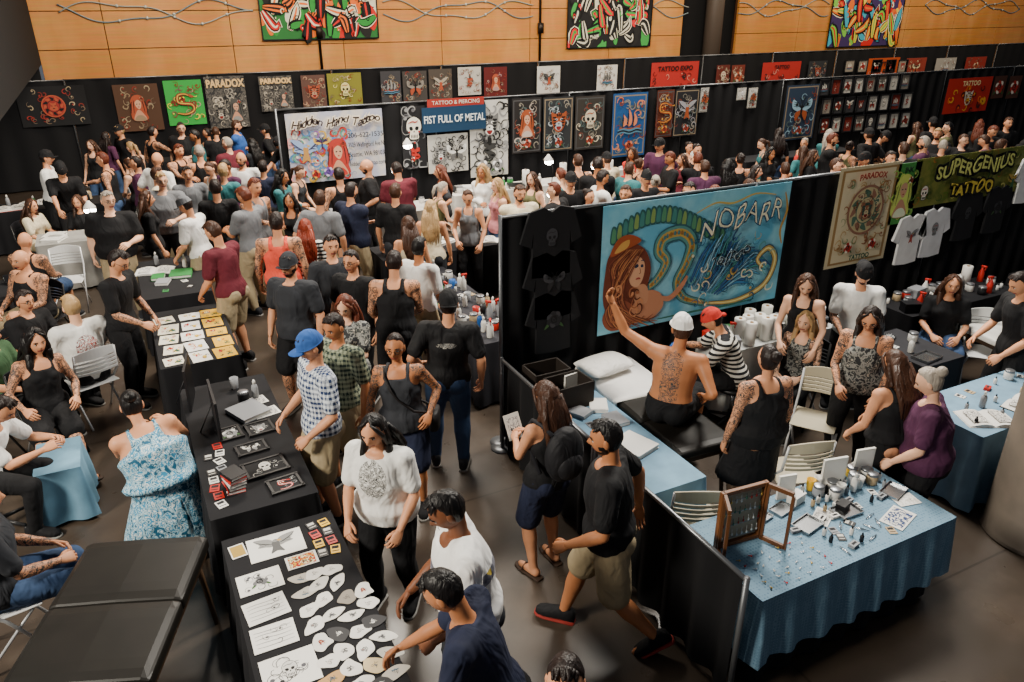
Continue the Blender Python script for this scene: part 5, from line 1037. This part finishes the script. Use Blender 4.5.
th=bo.rotation_euler[2]; o.location=(bo.location[0]+math.cos(th)*c[0]-math.sin(th)*c[1],bo.location[1]+math.sin(th)*c[0]+math.cos(th)*c[1],c[2]); o.rotation_euler=(-.5,0,th)
q=M(); q.box((0,-.003,0),(.1,.001,.14)); CHD(o,'printing',q.mesh('printing',[ink2],False))
print('people',NP[0],time.time()-T0)
TPL=[]
for pose,sex,top,bot,hair,hc_,skin,kw in (('stand','m','tee','pants','short','dark','light',{}),('look','m','tee','shorts','short','brown','light',dict(fat=1.15)),('stand','f','tank','pants','long','brown','pale',{}),('hold','m','tee','pants','short','black','tan',{}),
  ('hip','f','tee','pants','long','dark','light',{}),('fold','m','tee','pants','short','dark','light',dict(fat=1.2,beard=True)),('walk2','m','tee','shorts','short','dark','light',dict(hat='cap')),('look','f','tank','skirt','pony','blond','pale',{}),('hip','m','tee','pants','bald','dark','light',dict(beard=True,fat=1.15)),
  ('point','m','tank','shorts','short','dark','light',dict(tat=('arms',))),('chat','f','tank','shorts','bun','dark','light',dict(fat=1.15,tat=('arms',))),('chat','m','tee','pants','short','grey','pale',dict(fat=1.25,glasses=True)),('fold','f','long','pants','curly','black','tan',{}),('lean1','m','tee','pants','short','dark','light',dict(hat='back')),
  ('sitlean','m','tee','pants','short','dark','light',{}),('sit','f','tee','pants','long','brown','light',{}),('sit','m','tank','shorts','bald','dark','light',dict(tat=('arms',),fat=1.15))):
    parts,ht,J=figure(pose,sex,top,bot,hair,vox=.022,**kw)
    TPL.append((parts,ht,pose,sex,top,bot,hc_,skin,kw,[None]))
def okpos(X,Y,r=.47):
    if any((X-a)**2+(Y-b)**2<r*r for a,b in POS): return False
    if any(x0-.16<X<x1+.16 and y0-.16<Y<y1+.16 for x0,x1,y0,y1 in TABS): return False
    if X>2.5 and (abs(Y-Y1)<.35 or (abs(Y-Y2)<.4)) or abs(Y-Y3)<.5 or Y>21: return False
    return True
def crowd(x,y,S=None,t=None,tc=None,yaw=None):
    t=R.randrange(14) if t is None else t; parts,ht,pose,sex,top,bot,hc_,skin,kw,slot=TPL[t]
    S=S or (R.uniform(1.70,1.84) if sex=='m' else R.uniform(1.56,1.68)); tc=tc or R.choice(['black']*8+['dark grey','dark grey','grey','white','navy','maroon','red','teal','blue','cream','olive','purple']); bc=R.choice(['black','dark grey','khaki','denim blue','black'])
    yaw=R.choice([0,20,-30,60,-70,100,-110,150,180,-160])+R.uniform(-12,12) if yaw is None else yaw
    k=S/1.745; th=HD+rad(yaw)-pi/2; c,s=math.cos(th),math.sin(th); h=ht*k
    for ox,oy in ((0,0),(8,0),(-8,0),(0,7),(0,-6),(12,6),(-12,6),(16,-3),(-16,-3),(0,13)):
        X,Y=P(x+ox,y+oy,h[2]); X-=c*h[0]-s*h[1]; Y-=s*h[0]+c*h[1]
        if okpos(X,Y): break
    else: return
    POS.append((X,Y))
    lab=mklabel(top,tc,bot,bc,kw.get('hat'),'black',pose,None)
    if slot[0] is None:
        ob=assemble(parts,1.0,tc,bc,hc_,skin,None,'black','dark grey',lab,'crowd in the convention hall'); slot[0]=ob; ob.location=(X,Y,0);ob.rotation_euler=(0,0,th);ob.scale=(k,k,k)
    else:
        ov={n:cloth(tc) for n in('shirt','dress')}; ov.update({n:cloth(bc) for n in('trousers','shorts','skirt')}); ov['hair']=hairm(R.choice(['black','dark','brown','auburn','blond','grey'] if R.random()<.5 else ['dark','brown']))
        ob=inst(slot[0],(X,Y,0),th,k,'crowd in the convention hall',ov,lab)
        ob.scale=(k*R.uniform(.94,1.12),k*R.uniform(.94,1.1),k)
    if pose.startswith('sit'): chairs('foldb',X,Y,th)
    NP[0]+=1
for q_ in ((105,132),(128,142),(152,132),(178,144,'black'),(191,130),(206,128),(226,137),(251,139),(264,124,'black'),(186,166,'grey'),(206,163,'white'),(230,160),(262,178),(240,180,'grey'),(60,165,'black'),(118,185,'black'),(134,156,'purple'),(148,152,'white'),(282,170),(302,172),(351,182),(366,152,'black'),(338,160),
 (445,182),(482,165,'white'),(520,178,'cream'),(532,172),(546,182,'black'),(160,172,'grey'),(198,145,'black'),(222,150,'teal'),(172,170,'cream'),(90,140),(45,150),(118,125),(180,122),(236,120),(215,120),
 (571,172,'black'),(590,182,'grey'),(606,176,'white'),(598,163),(622,162),(640,158,'black'),(655,170),(668,152),(683,160,'maroon'),(698,150),(715,172,'dark grey'),(728,160),(741,153),(757,158,'white'),(772,148),(786,155,'red'),(805,138,'red'),(822,150),(838,158,'black'),(851,147),(866,152),(880,145),(893,155),(905,148,'black'),(875,160),(640,178,'black'),(626,185),(690,175),(705,160),(750,172,'black'),(662,186),(578,160),(560,168),
 (918,122),(934,117),(949,122),(965,127),(981,120),(996,126),(1010,117),(925,136),(945,140),(975,135),(1003,132),(890,132),(870,134),(850,136),(830,136),(760,139),(735,142),(690,142),(780,134),(660,144),(640,148),(615,152),
 (100,152),(110,162),(275,138),(395,162),(440,165,'dark grey'),(160,150),(240,152),(300,185),(675,147),(710,146),(812,146),(795,143),(955,131),(1018,140),(585,170),(610,166)):
    x,y=q_[:2]; crowd(x,y,tc=q_[2] if len(q_)>2 else None)
for x,y in ((30,205),(15,232),(60,198),(520,198),(600,192),(18,250),(160,238),(470,218),(500,205)): crowd(x,y,t=R.choice((14,15,16)))
crowd(955,262,t=15,yaw=160,tc='black'); crowd(330,235,t=0,tc='dark grey'); crowd(312,255,t=2,yaw=170,tc='black'); crowd(370,262,t=4,yaw=170,tc='black')
for kd,x,y,z,yw in (('foldw',68,280,.45,200),('foldt',815,420,.45,150),('foldt',790,470,.45,10),('foldt',690,518,.45,0),('foldw',985,352,.45,160)):
    X,Y=P(x,y,z); chairs(kd,X,Y,HD+rad(yw)-pi/2)
# ================= LIGHT =================
w=bpy.data.worlds.new('world'); SC.world=w; w.use_nodes=True; w.node_tree.nodes['Background'].inputs[0].default_value=(.78,.86,1,1); w.node_tree.nodes['Background'].inputs[1].default_value=.13
def area(loc,tgt,size,e,col):
    l=bpy.data.lights.new('area','AREA'); l.shape='RECTANGLE'; l.size=size[0]; l.size_y=size[1]; l.energy=e; l.color=col
    o=bpy.data.objects.new('hall_light',l); o.location=loc
    o.rotation_euler=(Vector(tgt)-Vector(loc)).to_track_quat('-Z','Y').to_euler(); SC.collection.objects.link(o)
area((-6,3,6.5),(2.5,6,0),(2,1.6),1450,(1,.92,.78))
area((7,6.5,7.5),(4.0,4.5,0),(1.8,1.8),1150,(1,.94,.84))
area((3,12,8),(3,13,0),(3.5,2),1650,(1,.90,.76))
area((13,13,8),(13,13,0),(6,2),1500,(1,.90,.76))
area((9,17.5,8.5),(9,22,3.5),(20,1.5),1150,(1,.82,.60)); area((27,17,8.5),(27,22,3.5),(14,1.5),900,(1,.82,.60))
for o in OBS: SC.collection.objects.link(o)
print('done',NP[0],len(OBS),time.time()-T0)
